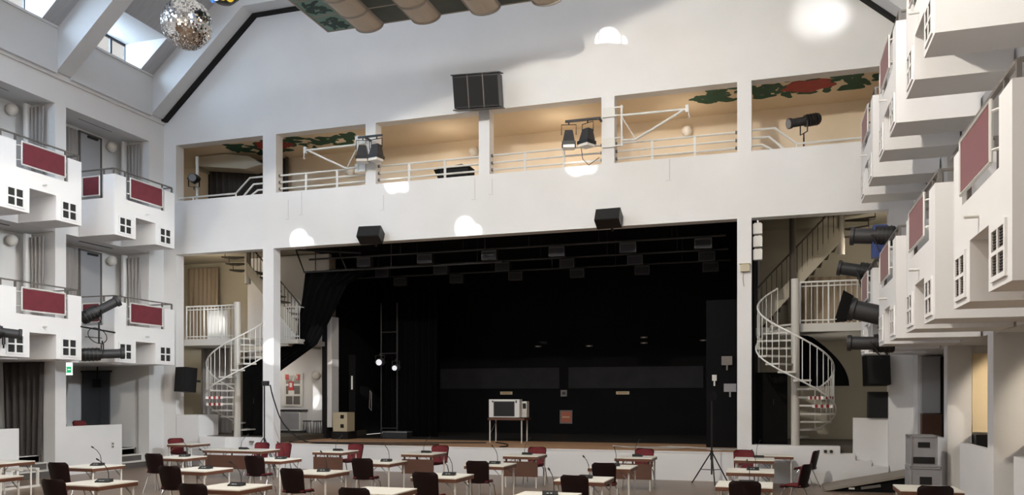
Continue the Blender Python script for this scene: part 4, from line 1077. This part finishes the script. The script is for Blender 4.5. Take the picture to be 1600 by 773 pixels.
# ramp and flight cases on the right
t = thing('access_ramp', 'grey ramp with black side leading to the right platform', 'ramp', (1.0, 20.3, 0))
MB().prism([(0, 0), (1.96, .42), (1.96, .47), (0, .05)], 'y', -.65, .62).build('deck', 'ramp_top', t)
MB().prism([(.12, .01), (1.96, .01), (1.96, .41), (.12, .02)], 'y', -.6, -.55).build('side', 'black_matte', t)
MB().bar((.75, -.62, .09), (1.15, -.62, .16), .02, .06).build('label', 'rail_grey', t); BX(.5, .62, -.62, -.6, .06, .1).build('label', 'paper', t)
def flight_case(label, loc, w, d, h):
    t = thing('flight_case', label, 'case', loc, 0, 'flight cases stacked by the right wall')
    BX(-w/2, w/2, -d/2, d/2, 0, h).build('box', 'case_grey', t)
    m = MB()
    for x in (-w/2, w/2):
        for y in (-d/2, d/2): m.bar((x, y, 0), (x, y, h), .03, .03)
    for z in (.0, h):
        for y in (-d/2, d/2): m.bar((-w/2, y, z), (w/2, y, z), .03, .03)
        for x in (-w/2, w/2): m.bar((x, -d/2, z), (x, d/2, z), .03, .03)
    m.build('metal_edge', 'metal_edge', t)
    BX(-.1, .1, -d/2 - .008, -d/2, h * .62, h * .8).build('handle_recess', 'black', t)
    BX(-w/2 + .03, w/2 - .03, -d/2 - .006, -d/2, .04, h * .3).build('front_panel', 'black', t)
    for x in (-w/2, w/2): MB().lathe([(.001, 0), (.03, .01), (.001, .03)], (x, -d/2, h), 8).build('corner', 'steel_grey', t)
flight_case('grey flight case with metal edges, bottom of the stack on the right', (2.58, 17.0, 0), .5, .6, .8)
flight_case('grey flight case with metal edges, top of the stack on the right', (2.55, 17.0, .84), .42, .6, .54)

# ------------------------------------------------------------------ under the roof
PX0, PY1, PZ = -10.6, 18.1, 11.15
t = thing('ceiling_pod', 'suspended pod of painted green panels and beige tubes under the roof', 'ceiling pod', (PX0, PY1, PZ))
cw, rowd = .75, .8
for c in range(8):
    for r in range(5):
        x, y1 = c * cw, -r * rowd; y0 = y1 - rowd
        if c % 2 == 0:
            p = BX(x + .03, x + cw - .03, y0 + .03, y1 - .03, 0, .03).build('panel', 'pod_teal' if c == 0 else 'pod_dark', t)
            if c == 0:
                m = MB(); q = random.Random(c * 9 + r)
                for i in range(26):
                    cx, cy, a, l = x + q.uniform(.14, .6), y0 + q.uniform(.14, .66), q.uniform(0, 6.3), q.uniform(.08, .14)
                    m.prism([(cx + l * math.cos(u) * math.cos(a) - l * .4 * math.sin(u) * math.sin(a), cy + l * math.cos(u) * math.sin(a) + l * .4 * math.sin(u) * math.cos(a)) for u in [2 * PI * k / 8 for k in range(8)]], 'z', -.004 - .0001 * i, 0)
                m.build('painted_leaves', 'pod_leaf', p)['kind'] = 'stuff'
        else:
            m = MB(); n = 12; R = cw / 2 - .03; xc = x + cw / 2
            for k in range(n):
                a0, a1 = PI + PI * k / n, PI + PI * (k + 1) / n
                m.add([(xc + R * math.cos(a0), y0 + .02, R * .42 * math.sin(a0)), (xc + R * math.cos(a1), y0 + .02, R * .42 * math.sin(a1)), (xc + R * math.cos(a1), y1 - .02, R * .42 * math.sin(a1)), (xc + R * math.cos(a0), y1 - .02, R * .42 * math.sin(a0))], [(0, 1, 2, 3)])
            for yy in (y0 + .02, y1 - .02): m.add([(xc + R * math.cos(PI + PI * k / n), yy, R * .42 * math.sin(PI + PI * k / n)) for k in range(n + 1)], [tuple(range(n + 1))])
            m.add([(xc - R, y0 + .02, 0), (xc + R, y0 + .02, 0), (xc + R, y1 - .02, 0), (xc - R, y1 - .02, 0)], [(0, 1, 2, 3)])
            p = m.build('tube', 'pod_tube', t, True)
            rg = MB()
            rg.tube([(xc + (R + .01) * math.cos(PI + PI * k / 16), y1 - .0, (R + .01) * .42 * math.sin(PI + PI * k / 16)) for k in range(17)], .03, 6)
            rg.build('ring', 'pod_frame', p)
for c in range(9): BX(c * cw - .025, c * cw + .025, -5 * rowd, 0, -.01, .06).build('frame_bar', 'pod_frame', t)
for r in range(6): BX(0, 8 * cw, -r * rowd - .025, -r * rowd + .025, 0, .06).build('frame_bar', 'pod_frame', t)
BX(0, 8 * cw, -5 * rowd, 0, .06, .2).build('tray', 'pod_dark', t)
for x in (.2, 5.8):
    for y in (-.3, -3.7): TB([(x, y, .2), (x, y, 2.35)], .012, 6).build('suspension_wire', 'steel_grey', t)
# mirror ball
t = thing('mirror_ball', 'large mirror ball hanging under the left roof slope', 'mirror ball', (-11.92, 14.55, 10.0))
R = .52; n, mm = 84, 42; m = MB(); hi = MB()
for j in range(mm):
    for i in range(n):
        a0, a1 = 2 * PI * i / n, 2 * PI * (i + .92) / n; b0, b1 = -PI / 2 + PI * j / mm, -PI / 2 + PI * (j + .92) / mm
        tgt = m if j < mm * .52 else hi
        dr = random.uniform(-.004, .004); dq = random.uniform(-.004, .004)
        def sp(a, b, e): return ((R + e) * math.cos(b) * math.cos(a), (R + e) * math.cos(b) * math.sin(a), (R + e) * math.sin(b))
        tgt.add([sp(a0, b0, dr), sp(a1, b0, dq), sp(a1, b1, -dr), sp(a0, b1, -dq)], [(0, 1, 2, 3)])
MB().lathe([(.001, -R + .02)] + [((R - .02) * math.cos(b), (R - .02) * math.sin(b)) for b in [-PI / 2 + PI * k / 16 for k in range(1, 16)]] + [(.001, R - .02)], (0, 0, 0), 28).build('core', 'charcoal', t, True)
m.build('mirror_facets', 'mirror', t)['kind'] = 'stuff'; hi.build('mirror_facets', 'mirror', t)['kind'] = 'stuff'
TB([(0, 0, R - .03), (0, 0, 3.4)], .01, 6).build('wire', 'steel_grey', t); TB([(0, 0, R - .03), (0, 0, R + .1)], .05, 10).build('motor', 'charcoal', t)
def effect(label, loc, cols):
    t = thing('effect_light', label, 'effect light', loc, 0, 'coloured effect lights')
    MB().lathe([(.001, -.2), (.18, -.17), (.3, -.06), (.34, .08), (.3, .22), (.001, .26)], (0, 0, 0), 20).build('housing', 'black', t, True)
    for i, c in enumerate(cols):
        a = -2.3 + i * .62
        d = Vector((.75 * math.cos(a), .75 * math.sin(a), -.55)).normalized(); p = d * .27 + Vector((0, 0, .02))
        TB([p, p + d * .05], .085, 12).build('coloured_lens', c, t)
    TB([(0, 0, .24), (0, 0, 3.2)], .02, 6).build('drop_tube', 'black', t)
effect('black effect lamp with yellow and white lenses beside the mirror ball', (-10.85, 14.37, 10.4), ['lens_blue', 'lens_white', 'lens_yellow', 'lens_yellow'])
effect('black effect lamp with blue and white lenses at the top picture edge', (-8.9, 12.95, 9.62), ['lens_blue', 'lens_blue', 'lens_white', 'lens_white'])

# ------------------------------------------------------------------ unseen fill lights added in the side rooms
for x in (-16.2, -12.6, -9.2, -5.8, -2.4, 1.0): point_light('gallery_fill', (x, 22.5, 9.1), {-16.2: .4, -12.6: 3, -9.2: 15, -5.8: 18, -2.4: 12, 1.0: 3}[x], WARM, .15)  # added so that the gallery does not stay dark
point_light('bay_fill_left', (-18.2, 22.9, 6.3), 42, WARM, .15); point_light('bay_fill_left_low', (-16.3, 23.4, 2.9), 22, (1, .9, .78), .15)  # fill lights added behind the doorways
point_light('bay_fill_right', (2.2, 23.2, 5.8), 26, (1, .88, .72), .15); point_light('bay_fill_right_low', (1.6, 22.8, 2.6), 14, (1, .9, .78), .15)
for yq in (17.12, 13.70, 10.28): spot_light('niche_fill_right', (XR + 2.0, yq - 1.5, 2.75), (XR + 1.35, yq, 2.1), 170, 62, WARM, .3, .08)  # spots added to brighten the cream panels but not the pillars
# narrow spot lights added to throw bright patches on the stage wall
G = [((.95, YS, 11.25), 1.0, 4.2), ((-4.2, YS, 11.35), .6, 2.0), ((-8.15, YS, 6.75), .6, 1.8), ((-13.35, YS, 6.72), .5, 1.8), ((-5.0, YS, 8.2), .5, 2.0), ((-10.3, YS, 8.1), .5, 1.7), ((-14.25, YS, 3.45), .6, 2.0), ((-14.05, 24.05, 3.55), .6, 1.7), ((-16.85, 21.85, 4.45), .4, 1.9)]
for i, (p, e, deg) in enumerate(G):
    src = (-7.6 + (p[0] + 7.6) * .25, 1.0, 11.8)
    spot_light('glint_spot', src, p, (30000 if i else 11000) * e, deg, (1, .98, .95), .35 if i else 1.0, .01)
    spot_light('glint_spot', src, (p[0] + .34, p[1], p[2] - .12), (20000 if i else 7000) * e, deg * .6, (1, .98, .95), .4 if i else 1.0, .01)
